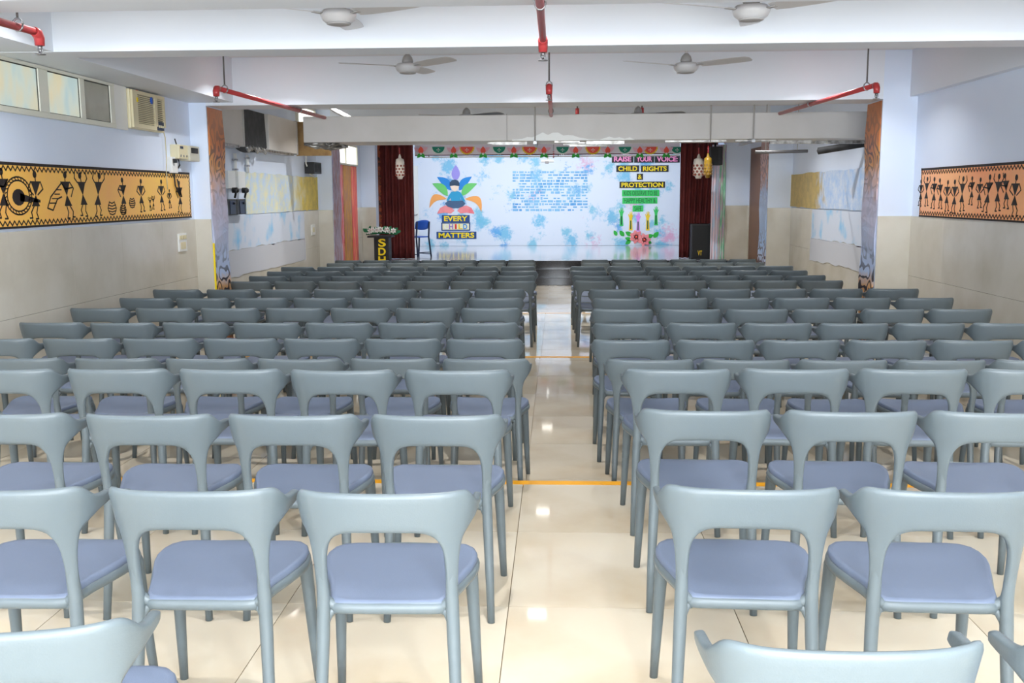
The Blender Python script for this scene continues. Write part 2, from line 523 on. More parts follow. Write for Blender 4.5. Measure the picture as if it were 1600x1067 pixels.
# ---------------------------------------------------------------- the hall
XL, XR = -3.90, 3.67            # hall walls
Y1, Y1B = 10.6, 11.1            # first cross wall with the wide opening
XL2, XR2 = -4.10, 3.90          # walls beyond it
Y2, Y2B = 17.0, 17.6            # second pair of piers
YS, YB = 20.8, 27.0             # stage front, stage back wall
CEIL = 2.90
SOFF = 2.44
DADO = 1.225
TA, TB, TC, TD = 0.0, -0.11, -0.205, -0.355     # the floor steps down towards the stage
S1, S2, S3 = 4.99, 9.68, 14.12
ST = 0.10                       # stage floor

TILE = 0.804
JX = -0.176                     # a joint line
shared_tiles = {}
def floor_tier(name, x0, x1, y0, y1, z, jy, lip):
    slab = MB().box((x0, y0, z - 0.012), (x1, y1, z - 0.16))
    f = struct(name, slab, M['joint'])
    base = wloc(f)
    g = 0.0016
    i0 = math.floor((x0 - JX) / TILE); i1 = math.ceil((x1 - JX) / TILE)
    j0 = math.floor((y0 - jy) / TILE); j1 = math.ceil((y1 - jy) / TILE)
    for i in range(i0, i1):
        for j in range(j0, j1):
            a0, a1 = max(x0, JX + i * TILE), min(x1, JX + (i + 1) * TILE)
            b0, b1 = max(y0, jy + j * TILE), min(y1 - lip, jy + (j + 1) * TILE)
            if a1 - a0 < 0.03 or b1 - b0 < 0.03: continue
            sx, sy = round(a1 - a0 - 2 * g, 4), round(b1 - b0 - 2 * g, 4)
            key = (sx, sy)
            if key not in shared_tiles:
                me = MB().box((-sx / 2, -sy / 2, -0.012), (sx / 2, sy / 2, 0)).mesh('tile')
                me.materials.append(M['tile'])
                shared_tiles[key] = me
            o = bpy.data.objects.new('tile', shared_tiles[key])
            C.objects.link(o)
            o.parent = f
            o.location = Vector(((a0 + a1) / 2, (b0 + b1) / 2, z)) - base
    if lip:
        MB().box((x0, y1 - lip, z - 0.012), (x1, y1 + 0.004, z + 0.001)).build('edge_stripe', M['orange_line'], f)['label'] = 'orange painted edge of the step'
        MB().box((x0, y1, z - 0.20), (x1, y1 + 0.003, z - 0.012)).build('riser', M['tile'], f)
    return f
floor_tier('floor', XL, XR, -3.2, S1, TA, 4.205, 0.06)
floor_tier('floor', XL, XR, S1, S2, TB, 5.4, 0.07)
floor_tier('floor', XL2, XR2, S2, S3, TC, 9.9, 0.03)
floor_tier('floor', XL2, XR2, S3, YS, TD, 14.3, 0)

def dado_wall(name, fixed, a0, a1, axis, z0, facing, step=0.9, rows=(0.61,)):
    """painted wall with marble slabs below; axis 'Y' runs along y at x = fixed, axis 'X' along x at y = fixed"""
    t = 0.2
    def bx(mb, p0, p1, q0, q1, d0, d1):
        lo, hi = fixed - facing * d0, fixed - facing * d1
        if axis == 'Y': mb.box((lo, p0, q0), (hi, p1, q1))
        else: mb.box((p0, lo, q0), (p1, hi, q1))
        return mb
    wl = struct(name, bx(MB(), a0, a1, z0 - 0.2, CEIL, 0, t), M['paint'])
    n = max(1, round((a1 - a0) / step))
    hs = [z0, *[r for r in rows if z0 + 0.2 < r < DADO - 0.2], DADO]
    g = 0.0012
    for k in range(n):
        for q0, q1 in zip(hs, hs[1:]):
            bx(MB(), a0 + (a1 - a0) * k / n + g, a0 + (a1 - a0) * (k + 1) / n - g, q0 + g, q1 - g, -0.012, 0).build('marble_panel', M['marble'], wl)
    return wl
dado_wall('wall_left', XL, -3.2, Y1, 'Y', TB, 1)
dado_wall('wall_right', XR, -3.2, Y1, 'Y', TB, -1)
dado_wall('wall_left_rear', XL2, Y1 + 0.2, YS, 'Y', TD, 1)
dado_wall('wall_right_rear', XR2, Y1 + 0.2, YS, 'Y', TD, -1)
dado_wall('wall_back', -3.2, XL, XR, 'X', TA, 1)

# first cross wall: two piers and a lintel
OL, OR = -3.715, 3.32
def pier(name, x0, x1, y0, y1, z0):
    p = struct(name, MB().box((x0, y0, z0 - 0.1), (x1, y1, CEIL)), M['paint'])
    MB().box((x0 + 0.001, y0 - 0.012, z0), (x1 - 0.001, y0, DADO)).build('marble_panel', M['marble'], p)
    return p
pier('wall_front_left', XL, OL, Y1, Y1B, TC)
pier('wall_front_right', OR, XR, Y1, Y1B, TC)
struct('trim_1', MB().box((OL, Y1, 2.413), (OR, Y1B, CEIL)), M['beam'], 'white lintel over the wide opening')
# second piers and cross beam
pier('wall_second_left', XL2, -3.84, Y2, Y2B, TD)
pier('wall_second_right', 3.50, XR2, Y2, Y2B, TD)
struct('trim_2', MB().box((-3.84, Y2, 2.62), (3.50, Y2B, CEIL)), M['beam'], 'white cross beam behind the duct')
# proscenium piers and header
pier('wall_stage_left', -4.5, -3.79, YS, YS + 0.3, TD)
pier('wall_stage_right', 3.42, 4.4, YS, YS + 0.3, TD)
struct('trim_3', MB().box((-3.79, YS, 2.62), (3.42, YS + 0.3, CEIL)), M['beam'], 'white header over the stage opening')
struct('ceiling', MB().box((-4.7, -3.3, CEIL), (4.6, YB + 0.3, CEIL + 0.15)), M['ceiling'])
# cross beams in the hall and the edge beams along both walls
for n, (y0, y1) in enumerate(((1.2, 1.55), (5.05, 5.38), (6.82, 7.13))):
    struct('trim_%d' % (4 + n), MB().box((XL, y0, SOFF), (XR, y1, CEIL), 0.004), M['beam'], 'white ceiling cross beam')
struct('trim_7', MB().box((XL, -3.2, SOFF + 0.003), (-3.42, Y1, CEIL)), M['beam'], 'white edge beam over the windows')
struct('trim_8', MB().box((3.59, -3.2, SOFF - 0.003), (XR, Y1, CEIL)), M['beam'], 'white edge beam along the wall without windows')

# stage: floor, granite steps, back and side walls
stg = struct('stage_floor', MB().box((-4.6, YS - 0.06, TD), (4.5, YB, ST)), M['granite'])
MB().box((-4.6, YS + 0.02, ST), (4.5, YB, ST + 0.006)).build('floor_sheet', M['stage'], stg)
for k in range(2):
    MB().box((-1.2, YS - 0.06 - 0.3 * (2 - k), TD), (1.0, YS - 0.06, TD + 0.15 * (k + 1)), 0.006).build('step', M['granite'], stg)
struct('wall_stage_back', MB().box((-4.6, YB, ST - 0.2), (4.5, YB + 0.2, CEIL)), M['paint'])
struct('wall_stage_side_left', MB().box((-4.7, YS, TD), (-4.5, YB, CEIL)), M['paint'])
struct('wall_stage_side_right', MB().box((4.4, YS, TD), (4.6, YB, CEIL)), M['paint'])

# ---------------------------------------------------------------- ceiling downlights
for dy in DOWN_Y:
    for dx in DOWN_X:
        side = 'nearest the windows' if dx < -1 else ('over the aisle' if dx < 1 else 'farthest from the windows')
        rk = ('first', 'second', 'third', 'fourth', 'fifth', 'sixth', 'seventh')[DOWN_Y.index(dy)]
        t = thing('ceiling_light', 'square ceiling downlight %s, %s bay from the back wall' % (side, rk), 'light', (dx, dy, CEIL), 'ceiling downlights')
        fr = MB()
        for a, b in (((-0.13, -0.13), (0.13, -0.1)), ((-0.13, 0.1), (0.13, 0.13)), ((-0.13, -0.1), (-0.1, 0.1)), ((0.1, -0.1), (0.13, 0.1))):
            fr.box((dx + a[0], dy + a[1], CEIL - 0.025), (dx + b[0], dy + b[1], CEIL))
        fr.build('frame', M['white'], t)
        MB().box((dx - 0.1, dy - 0.1, CEIL - 0.02), (dx + 0.1, dy + 0.1, CEIL - 0.008)).build('lens', M['lens'], t)

# ---------------------------------------------------------------- high windows and air conditioner on the window wall
wx = XL
panes = [(6.35, 7.44), (7.58, 8.09), (8.17, 8.64)]
win = setting('window_1', (wx, 7.5, 2.08))
fr = MB()
fr.box((wx, 6.2, 2.06), (wx + 0.045, 8.72, 2.10), 0.004).box((wx, 6.2, 2.415), (wx + 0.045, 8.72, SOFF), 0.004)
for y0, y1 in ((6.2, 6.35), (7.44, 7.58), (8.09, 8.17), (8.64, 8.72)):
    fr.box((wx, y0, 2.10), (wx + 0.04, y1, 2.415), 0.004)
fr.build('frame', M['frame_white'], win)
for k, (y0, y1) in enumerate(panes):
    bead = MB()
    for a, b in (((y0, 2.10), (y0 + 0.008, 2.415)), ((y1 - 0.012, 2.10), (y1, 2.415)), ((y0, 2.10), (y1, 2.106)), ((y0, 2.407), (y1, 2.415))):
        bead.box((wx, a[0], a[1]), (wx + 0.03, b[0], b[1]))
    bead.build('gasket', M['black'], win)
    MB().box((wx + 0.02, y0, 2.10), (wx + 0.028, y1, 2.415)).build('pane', M['frosted'] if k < 2 else M['frosted_dull'], win)
TRIM9 = lambda: struct('trim_9', MB().box((wx, 8.725, 2.06), (wx + 0.03, AY0 - 0.01, SOFF)), M['white'], 'white filler board between window and air conditioner')

AX = XL + 0.055
AY0, AY1, AZ0, AZ1 = at_x(203, 160, AX).y, at_x(255, 160, AX).y, 2.08, 2.432
TRIM9()
ac = thing('air_conditioner', 'cream window air conditioner set in the wall beside the frosted windows', 'air conditioner', (XL, 9.35, AZ0))
MB().box((XL, AY0, AZ0), (AX, AY1, AZ1), 0.012).build('casing', M['cream'], ac)
fb = MB()
def acb(mb, u0, u1, v0, v1, d0, d1, ch=0.0):
    return mb.box((AX + d0, AY0 + u0 * (AY1 - AY0), AZ0 + v0 * (AZ1 - AZ0)), (AX + d1, AY0 + u1 * (AY1 - AY0), AZ0 + v1 * (AZ1 - AZ0)), ch)
for q in ((0.02, 0.16, 0.03, 0.97), (0.16, 0.98, 0.88, 0.97), (0.16, 0.70, 0.03, 0.14), (0.66, 0.74, 0.14, 0.88), (0.94, 0.98, 0.14, 0.88)):
    acb(fb, *q, 0, 0.02)
fb.build('front_frame', M['cream'], ac)
acb(MB(), 0.16, 0.66, 0.14, 0.88, 0, 0.004).build('filter', M['filter'], ac)
for k in range(15):
    acb(MB(), 0.16, 0.66, 0.16 + k * 0.048, 0.16 + k * 0.048 + 0.024, 0.004, 0.016).build('slat', M['cream'], ac)
acb(MB(), 0.74, 0.94, 0.30, 0.88, 0, 0.004).build('outlet_recess', M['dark_slot'], ac)
for k in range(11):
    acb(MB(), 0.74, 0.94, 0.32 + k * 0.052, 0.32 + k * 0.052 + 0.026, 0.004, 0.02).build('louvre', M['cream'], ac)
acb(MB(), 0.74, 0.94, 0.05, 0.28, 0.0, 0.014).build('control_panel', M['navy'], ac)
for k in range(3):
    acb(MB(), 0.77 + k * 0.055, 0.80 + k * 0.055, 0.12, 0.18, 0.014, 0.02).build('knob', M['cream'], ac)
MB().lathe((AX + 0.017, AY0 + 0.58 * (AY1 - AY0), AZ0 + 0.80 * (AZ1 - AZ0)), [(0.035, 0), (0.035, 0.003)], 14, 'X').build('sticker', M['blue'], ac)['label'] = 'round blue sticker'
MB().box((AX + 0.016, AY0 + 0.1, AZ0 + 0.31), (AX + 0.019, AY0 + 0.14, AZ0 + 0.345)).build('sticker', M['red_card'], ac)['label'] = 'small red sticker'
MB().box((AX + 0.019, AY0 + 0.1, AZ0 + 0.24), (AX + 0.022, AY0 + 0.13, AZ0 + 0.28)).build('sticker', M['yellow'], ac)['label'] = 'small yellow sticker'

# wall meter, cables and switch plate by the first pier
mt = thing('wall_meter', 'cream wall meter box with grey display cover near the corner', 'meter box', (XL, 10.3, 1.83))
MB().box((XL, 10.02, 1.845), (XL + 0.09, 10.27, 1.985), 0.006).build('body', M['cream'], mt)
MB().box((XL, 10.27, 1.83), (XL + 0.11, 10.55, 1.985), 0.006).build('cover', M['meter'], mt)
MB().box((XL + 0.11, 10.31, 1.91), (XL + 0.114, 10.5, 1.965)).build('display', M['soft_black'], mt)
MB().box((XL + 0.09, 10.06, 1.945), (XL + 0.093, 10.14, 1.97)).build('nameplate', M['navy'], mt)
for k in range(3):
    MB().lathe((XL + 0.09, 10.07 + k * 0.08, 1.875), [(0.012, 0), (0.012, 0.005)], 10, 'X').build('screw', M['steel'], mt)
def wall_cable(name, label, pts, r, m):
    cb = MB().tube([at_x(px, py, XL + 0.03) for px, py in pts], r, 6)
    return tag(cb.build(name, m), label, 'cable')
wall_cable('cable', 'black cable looping from the wall meter over the ochre banner', [(273, 217), (277, 230), (273, 246), (279, 250), (281, 258), (272, 272), (274, 290), (281, 306), (284, 308), (281, 296), (277, 280)], 0.007, M['black'])
wall_cable('cable', 'thin pale cable hanging from the air conditioner down the wall', [(254, 200), (258, 215), (260, 245), (260, 270), (261, 285), (262, 296)], 0.005, M['cream_dark'])
t = thing('wall_socket', 'small cream socket box under the wall meter above the banner', 'socket', (XL, 9.98, 1.72))
MB().box((XL, 9.92, 1.70), (XL + 0.05, 10.08, 1.86), 0.005).build('body', M['white'], t)
MB().box((XL + 0.05, 9.95, 1.80), (XL + 0.075, 10.0, 1.84)).build('plug', M['black'], t)
sw = thing('switch_plate', 'white switch plate on the marble dado beside the first pier', 'switch', (XL + 0.012, 10.17, 0.91))
MB().box((XL + 0.012, 10.06, 0.905), (XL + 0.028, 10.28, 1.09), 0.004).build('plate', M['white'], sw)
for k in range(3):
    MB().box((XL + 0.028, 10.08 + k * 0.065, 1.03), (XL + 0.034, 10.13 + k * 0.065, 1.07)).build('rocker', M['cream'], sw)
MB().box((XL + 0.028, 10.10, 0.93), (XL + 0.031, 10.24, 1.0)).build('socket', M['cream'], sw)

# ---------------------------------------------------------------- printed banners with stick figures
def warli_banner(name, label, X, facing, y0, y1, z0, z1, cloth, figs):
    b = thing(name, label, 'banner', (X, (y0 + y1) / 2, z0))
    MB().box((X, y0, z0), (X + facing * 0.006, y1, z1)).build('cloth', cloth, b)
    fn = lambda u, v, d: Vector((X + facing * (0.0065 + d), u, v))
    ed = MB()
    ed.prism([(y0, z1 - 0.022), (y1, z1 - 0.022), (y1, z1), (y0, z1)], fn, 0.001).prism([(y0, z0), (y1, z0), (y1, z0 + 0.016), (y0, z0 + 0.016)], fn, 0.001)
    step = 0.062
    n = int((y1 - y0) / step)
    for k in range(n):
        a = y0 + k * step
        for zz, s in ((z1 - 0.022, -1), (z0 + 0.016, 1)):
            ed.stroke([(a, zz + s * 0.006), (a + step / 2, zz + s * 0.038), (a + step, zz + s * 0.006)], 0.011, fn, 0.001)
    ze = y1 if y1 > 10.3 and facing > 0 else y1
    for k in range(int((z1 - z0) / 0.04)):
        a = z0 + k * 0.04
        ed.stroke([(ze - 0.01, a), (ze - 0.03, a + 0.02), (ze - 0.01, a + 0.04)], 0.011, fn, 0.001)
    e = ed.build('zigzag_border', M['warli'], b)
    e['label'] = 'black painted zigzag border'
    for f in figs:
        mb = MB()
        f(mb, fn)
        mb.build('painted_figure', M['warli'], b)
    return b

def dancer(cy, z0, h, s=1, arms='up', lean=0.0, wd=0.012, sy=1.75):
    """two triangles tip to tip, a disc head, stick limbs; s = which way it faces; sy widens along the wall"""
    def draw(mb, fn):
        P = lambda u, v: (cy + s * u * h * sy / 1.75 * 1.5 + lean * (v - 0.5) * h, z0 + v * h)
        mb.prism([P(-0.13, 0.78), P(0.13, 0.78), P(0.0, 0.48)], fn, 0.001)
        mb.prism([P(-0.11, 0.26), P(0.11, 0.26), P(0.0, 0.50)], fn, 0.001)
        c = P(0.02, 0.92)
        mb.disc(c[0], c[1], 0.05 * h * 1.5, 0.075 * h, fn, 0.001)
        mb.stroke([P(0, 0.78), P(0.01, 0.88)], wd, fn, 0.001)
        if arms == 'up':
            mb.stroke([P(-0.13, 0.77), P(-0.2, 0.86), P(-0.17, 1.0)], wd, fn, 0.001)
            mb.stroke([P(0.13, 0.77), P(0.2, 0.86), P(0.17, 1.0)], wd, fn, 0.001)
        elif arms == 'hip':
            mb.stroke([P(-0.13, 0.77), P(-0.2, 0.62), P(-0.06, 0.5)], wd, fn, 0.001)
            mb.stroke([P(0.13, 0.77), P(0.2, 0.62), P(0.06, 0.5)], wd, fn, 0.001)
        else:
            mb.stroke([P(-0.13, 0.77), P(-0.02, 0.62), P(0.2, 0.66)], wd, fn, 0.001)
            mb.stroke([P(0.13, 0.77), P(0.22, 0.64), P(0.12, 0.46)], wd, fn, 0.001)
        mb.stroke([P(-0.05, 0.26), P(-0.02, 0.12), P(-0.07, 0.0), P(0.0, 0.0)], wd, fn, 0.001)
        mb.stroke([P(0.05, 0.26), P(0.12, 0.14), P(0.09, 0.02), P(0.16, 0.02)], wd, fn, 0.001)
    return draw
def horn(cy, cz, r):
    def draw(mb, fn):
        n = 26
        for rr in (1.0, 0.82):
            pts = [(cy + 1.35 * r * rr * math.cos(2 * PI * k / n), cz + r * rr * math.sin(2 * PI * k / n)) for k in range(n + 1)]
            mb.stroke(pts, 0.011, fn, 0.001)
        for k in range(n):
            a = 2 * PI * k / n
            mb.stroke([(cy + 1.35 * r * 0.82 * math.cos(a), cz + r * 0.82 * math.sin(a)), (cy + 1.35 * r * math.cos(a + 0.12), cz + r * math.sin(a + 0.12))], 0.008, fn, 0.001)
        mb.disc(cy, cz - 0.01, 0.085, 0.06, fn, 0.001)
        mb.prism([(cy + 0.02, cz + 0.02), (cy + 0.02, cz - 0.04), (cy + 0.3, cz - 0.05), (cy + 0.3, cz - 0.03)], fn, 0.001)
    return draw
def wing(cy, z0, h):
    def draw(mb, fn):
        mb.stroke([(cy + 0.05, z0 + 0.8 * h), (cy - 0.12, z0 + 0.5 * h), (cy - 0.18, z0 + 0.25 * h), (cy - 0.1, z0 + 0.2 * h), (cy - 0.02, z0 + 0.45 * h), (cy + 0.05, z0 + 0.5 * h)], 0.012, fn, 0.001)
        for k in range(4):
            mb.stroke([(cy - 0.14 + k * 0.04, z0 + (0.36 + 0.1 * k) * h), (cy - 0.04 + k * 0.03, z0 + (0.36 + 0.1 * k) * h)], 0.009, fn, 0.001)
    return draw
def pot(cy, z0, h):
    def draw(mb, fn):
        for k in range(5):
            ww = (0.6, 0.95, 1.0, 0.9, 0.6)[k] * h * 0.62
            mb.stroke([(cy - ww, z0 + (0.1 + 0.19 * k) * h), (cy, z0 + (0.02 + 0.19 * k) * h), (cy + ww, z0 + (0.1 + 0.19 * k) * h)], 0.010, fn, 0.001)
        for s in (-1, 1):
            mb.stroke([(cy + s * 0.36 * h, z0 + 0.06 * h), (cy + s * 0.64 * h, z0 + 0.45 * h), (cy + s * 0.36 * h, z0 + 0.9 * h)], 0.010, fn, 0.001)
    return draw
def yz(px, py): 
    p = at_x(px, py, XL + 0.02); return p.y, p.z
def fig_px(px, top, bot, s=1, arms='up', lean=0.0, wd=0.012):
    y, zt = yz(px, top); _, zb = yz(px, bot)
    h = (zt - zb) * (1.0 if arms == 'up' else 1.02)
    return dancer(y, zb, h, s, arms, lean, wd)
hc = yz(29, 306)
figs = [fig_px(2, 263, 342, -1, 'reach'), horn(hc[0], hc[1], 0.135), fig_px(53, 268, 342, -1, 'hip', 0.1), wing(yz(91, 300)[0], yz(91, 342)[1], 0.34), fig_px(102, 269, 341, 1, 'reach', -0.15),
        fig_px(127, 269, 338, -1, 'up', -0.15), fig_px(151, 269, 338, 1, 'up', 0.2), pot(*yz(176, 336), 0.13),
        fig_px(191, 278, 333, -1, 'reach'), pot(*yz(193, 336), 0.10), pot(*yz(207, 325), 0.10), fig_px(219, 280, 331, 1, 'hip'),
        fig_px(234, 308, 329, 1, 'up', 0, 0.008), fig_px(239, 306, 327, -1, 'up', 0, 0.008), fig_px(251, 281, 329, 1, 'hip'), fig_px(264, 296, 325, 1, 'hip', 0, 0.01), fig_px(280, 283, 332, -1, 'reach')]
warli_banner('printed_banner', 'ochre vinyl banner with black dancing stick figures below the frosted windows', XL + 0.0135, 1, 5.6, 10.47, 1.245, 1.715, M['orange_cloth'], figs)
def fig_r(px, top, bot, s, arms, lean=0.0):
    a = at_x(px, top, XR - 0.02); b = at_x(px, bot, XR - 0.02)
    return dancer(a.y, b.z, a.z - b.z, s, arms, lean, 0.011)
figs = [fig_r(1440, 280, 322, 1, 'hip'), fig_r(1449, 276, 322, -1, 'up'), fig_r(1461, 276, 326, 1, 'reach'), fig_r(1471, 278, 326, 1, 'reach', 0.2), fig_r(1481, 281, 330, -1, 'hip'), fig_r(1493, 280, 333, 1, 'hip'), fig_r(1505, 275, 330, -1, 'up'),
        fig_r(1520, 275, 320, 1, 'reach'), fig_r(1532, 277, 325, -1, 'hip'), fig_r(1546, 272, 332, 1, 'reach', -0.2), fig_r(1561, 271, 330, -1, 'up'), fig_r(1574, 270, 326, 1, 'reach', 0.25), fig_r(1588, 272, 338, -1, 'hip')]
warli_banner('printed_banner', 'peach vinyl banner with small dark stick figures on the wall opposite the windows', XR - 0.0135, -1, 5.6, 10.34, 1.225, 1.705, M['peach_cloth'], figs)

# ---------------------------------------------------------------- painted wraps on the piers
def wrap(name, label, x, facing, y0, y1, z0, z1, m, edge=None):
    t = thing(name, label, 'painted wrap', (x, (y0 + y1) / 2, z0))
    mb = MB()
    n = 24
    vs = []
    for i in range(n + 1):                      # slightly wavy sheet
        z = z0 + (z1 - z0) * i / n
        x_ = x + facing * 0.003
        wv = 0.012 + 0.008 * math.sin(i * 1.3)
        w2 = 0.012 + 0.008 * math.sin(i * 0.9 + 2)
        vs += [(x_, y0, z), (x + facing * wv, y0, z), (x + facing * w2, y1, z), (x_, y1, z)]
    fs = []
    for i in range(n):
        for j in range(4):
            fs.append((i * 4 + j, i * 4 + (j + 1) % 4, (i + 1) * 4 + (j + 1) % 4, (i + 1) * 4 + j))
    fs += [(3, 2, 1, 0), tuple(n * 4 + j for j in range(4))]
    mb.add(vs, fs)
    mb.build('sheet', m, t)
    if edge:
        MB().box((x + facing * 0.001, y0 - 0.016, z0), (x + facing * 0.018, y0, z1 * 0.45 + z0 * 0.55)).build('edge_tape', edge, t)['label'] = 'yellow edge tape'
    return t
wrap('painted_wrap', 'orange and blue swirl-painted wrap on the first pier near the wall meter', OL, 1, Y1 + 0.02, Y1B, TC, 2.40, M['painted'], M['yellow'])
wrap('painted_wrap', 'swirl-painted wrap on the first pier beside the peach banner', OR, -1, Y1 + 0.02, Y1B, TC, 2.40, M['painted'])
wrap('painted_wrap', 'violet streaked wrap on the second pier on the podium side', -3.84, 1, Y2 + 0.02, Y2B, TD, 2.5, M['streak_violet'])
wrap('painted_wrap', 'pale blue painted wrap on the second pier near the brown door', 3.50, -1, Y2 + 0.02, Y2B, TD, 2.5, M['painted_pale'])

# worn cloths on the walls beyond the opening
def wall_cloth(name, label, X, facing, y0, y1, z0, z1, m, ragged=0.0, ragged_top=0.0):
    fn = lambda u, v, d: Vector((X + facing * (0.012 + d), u, v))
    n = 26
    bot = [(y0 + (y1 - y0) * i / n, z0 + random.uniform(-ragged, ragged)) for i in range(n + 1)]
    top = [(y0 + (y1 - y0) * i / n, z1 + random.uniform(-ragged_top, ragged_top)) for i in range(n, -1, -1)]
    mb = MB()
    vs = []; fs = []
    for d in (0.0, 0.008):
        vs += [fn(u, v, d) for u, v in bot] + [fn(u, v, d) for u, v in reversed(top)]
    k = n + 1
    for i in range(n):
        fs.append((i, i + 1, k + i + 1, k + i)); fs.append((2 * k + i, 3 * k + i, 3 * k + i + 1, 2 * k + i + 1))
        fs.append((i, 2 * k + i, 2 * k + i + 1, i + 1)); fs.append((k + i, k + i + 1, 3 * k + i + 1, 3 * k + i))
    fs += [(0, k, 3 * k, 2 * k), (n, 2 * k + n, 3 * k + n, k + n)]
    mb.add(vs, fs)
    return tag(mb.build(name, m), label, 'wall cloth')
wall_cloth('wall_cloth', 'worn yellow banner with pale blue patches beside the two black boxes', XL2, 1, 13.0, 16.95, 1.235, 1.775, M['yellow_faded'], 0.008, 0.012)
wall_cloth('wall_cloth', 'pale sheet with blue stains on the dado under the yellow banner', XL2, 1, 11.3, 15.97, 0.79, 1.225, M['blue_sheet'], 0.02)
wall_cloth('wall_cloth', 'plain pale grey sheet below the blue stained sheet near the podium', XL2, 1, 11.3, 16.0, 0.455, 0.79, M['grey_sheet'], 0.014)
wall_cloth('wall_cloth', 'ochre banner worn to pale blue beside the second pier near the brown door', XR2, -1, 12.2, 17.0, 1.24, 1.775, M['yellow_faded2'], 0.01, 0.012)
wall_cloth('wall_cloth', 'white sheet with blue stains under the worn ochre banner', XR2, -1, 11.4, 15.55, 0.79, 1.225, M['blue_sheet'], 0.02)
wall_cloth('wall_cloth', 'torn grey sheet low on the dado under the worn ochre banner', XR2, -1, 11.4, 15.6, 0.46, 0.785, M['grey_sheet'], 0.02)

# black boxes, sockets and conduits on the wall behind the first pier
for k, (q0, q1) in enumerate(((355, 369.5), (370.5, 384))):
    y0, y1 = at_x(q0, 320, XL2 + 0.1).y, at_x(q1, 320, XL2 + 0.1).y
    t = thing('black_box', 'black box with blue face panel on the dado ledge, %s' % ('nearer the painted pier' if k == 0 else 'nearer the yellow banner'), 'box', (XL2, (y0 + y1) / 2, 1.24), 'black boxes on the dado ledge')
    MB().box((XL2 + 0.02, y0, 1.238), (XL2 + 0.1, y1, 1.43), 0.008).build('body', M['black'], t)
    MB().box((XL2 + 0.1, y0 + 0.1, 1.25), (XL2 + 0.106, y1 - 0.06, 1.41)).build('face_panel', M['navy'], t)
    MB().lathe((XL2 + 0.106, y1 - 0.12, 1.38), [(0.018, 0), (0.012, 0.02)], 10, 'X').build('knob', M['black'], t)
for k, y0 in enumerate((at_x(355, 290, XL2).y - 0.1, at_x(367, 290, XL2).y)):
    t = thing('wall_socket', 'white socket with black plug over the black boxes, %s the pier' % ('nearer' if k == 0 else 'farther from'), 'socket', (XL2, y0, 1.5), 'sockets over the black boxes')
    MB().box((XL2 + 0.002, y0, 1.56), (XL2 + 0.05, y0 + 0.28, 1.78), 0.004).build('plate', M['white'], t)
    MB().lathe((XL2 + 0.05, y0 + 0.14, 1.54), [(0.035, 0), (0.035, 0.06), (0.02, 0.08)], 12, 'X').build('plug', M['black'], t)
    MB().tube([(XL2 + 0.1, y0 + 0.1, 1.55), (XL2 + 0.1, y0 + 0.11, 1.5), (XL2 + 0.08, y0 + 0.13, 1.45)], 0.014, 6).build('cord', M['black'], t)
for px, lab, y0, y1 in ((366, 'white conduit dropping to the socket behind the first pier', 225, 276), (385, 'white conduit at the near end of the worn yellow banner', 226, 270)):
    a, b = at_x(px, y0, XL2 + 0.03), at_x(px, y1, XL2 + 0.03)
    t = thing('conduit', lab, 'pipe', (XL2, a.y, b.z))
    MB().tube([(a.x, a.y, 2.0), (a.x, a.y, b.z)], 0.022, 8).build('tube', M['white'], t)
    for zz in (b.z + 0.08, (a.z + b.z) / 2):
        MB().box((XL2, a.y - 0.035, zz), (XL2 + 0.056, a.y + 0.035, zz + 0.02)).build('clip', M['steel'], t)
t = thing('wall_speaker', 'small black speaker box with a hanging cable near the second pier', 'speaker', (XL2, 16.5, 1.83))
p0, p1 = at_x(485, 253, XL2 + 0.1), at_x(497, 272, XL2 + 0.1)
MB().box((XL2, p0.y, p1.z), (XL2 + 0.16, p1.y, p0.z), 0.006).build('cabinet', M['black'], t)
MB().box((XL2 + 0.16, p0.y + 0.04, p1.z + 0.02), (XL2 + 0.165, p1.y - 0.04, p0.z - 0.02)).build('grille', M['soft_black'], t)
MB().tube([at_x(478, 235, XL2 + 0.04), at_x(478, 255, XL2 + 0.04), at_x(484, 272, XL2 + 0.04), at_x(492, 276, XL2 + 0.04)], 0.012, 6).build('cord', M['white'], t)
t = thing('switch_plate', 'white switch plate on the dado near the second pier', 'switch', (XL2 + 0.012, 16.55, 0.8))
a, b = at_x(486, 351, XL2 + 0.02), at_x(491, 367, XL2 + 0.02)
MB().box((XL2 + 0.012, a.y, b.z), (XL2 + 0.03, b.y + 0.05, a.z), 0.004).build('plate', M['white'], t)
MB().box((XL2 + 0.03, a.y + 0.06, b.z + 0.05), (XL2 + 0.036, b.y - 0.02, a.z - 0.05)).build('rocker', M['cream'], t)

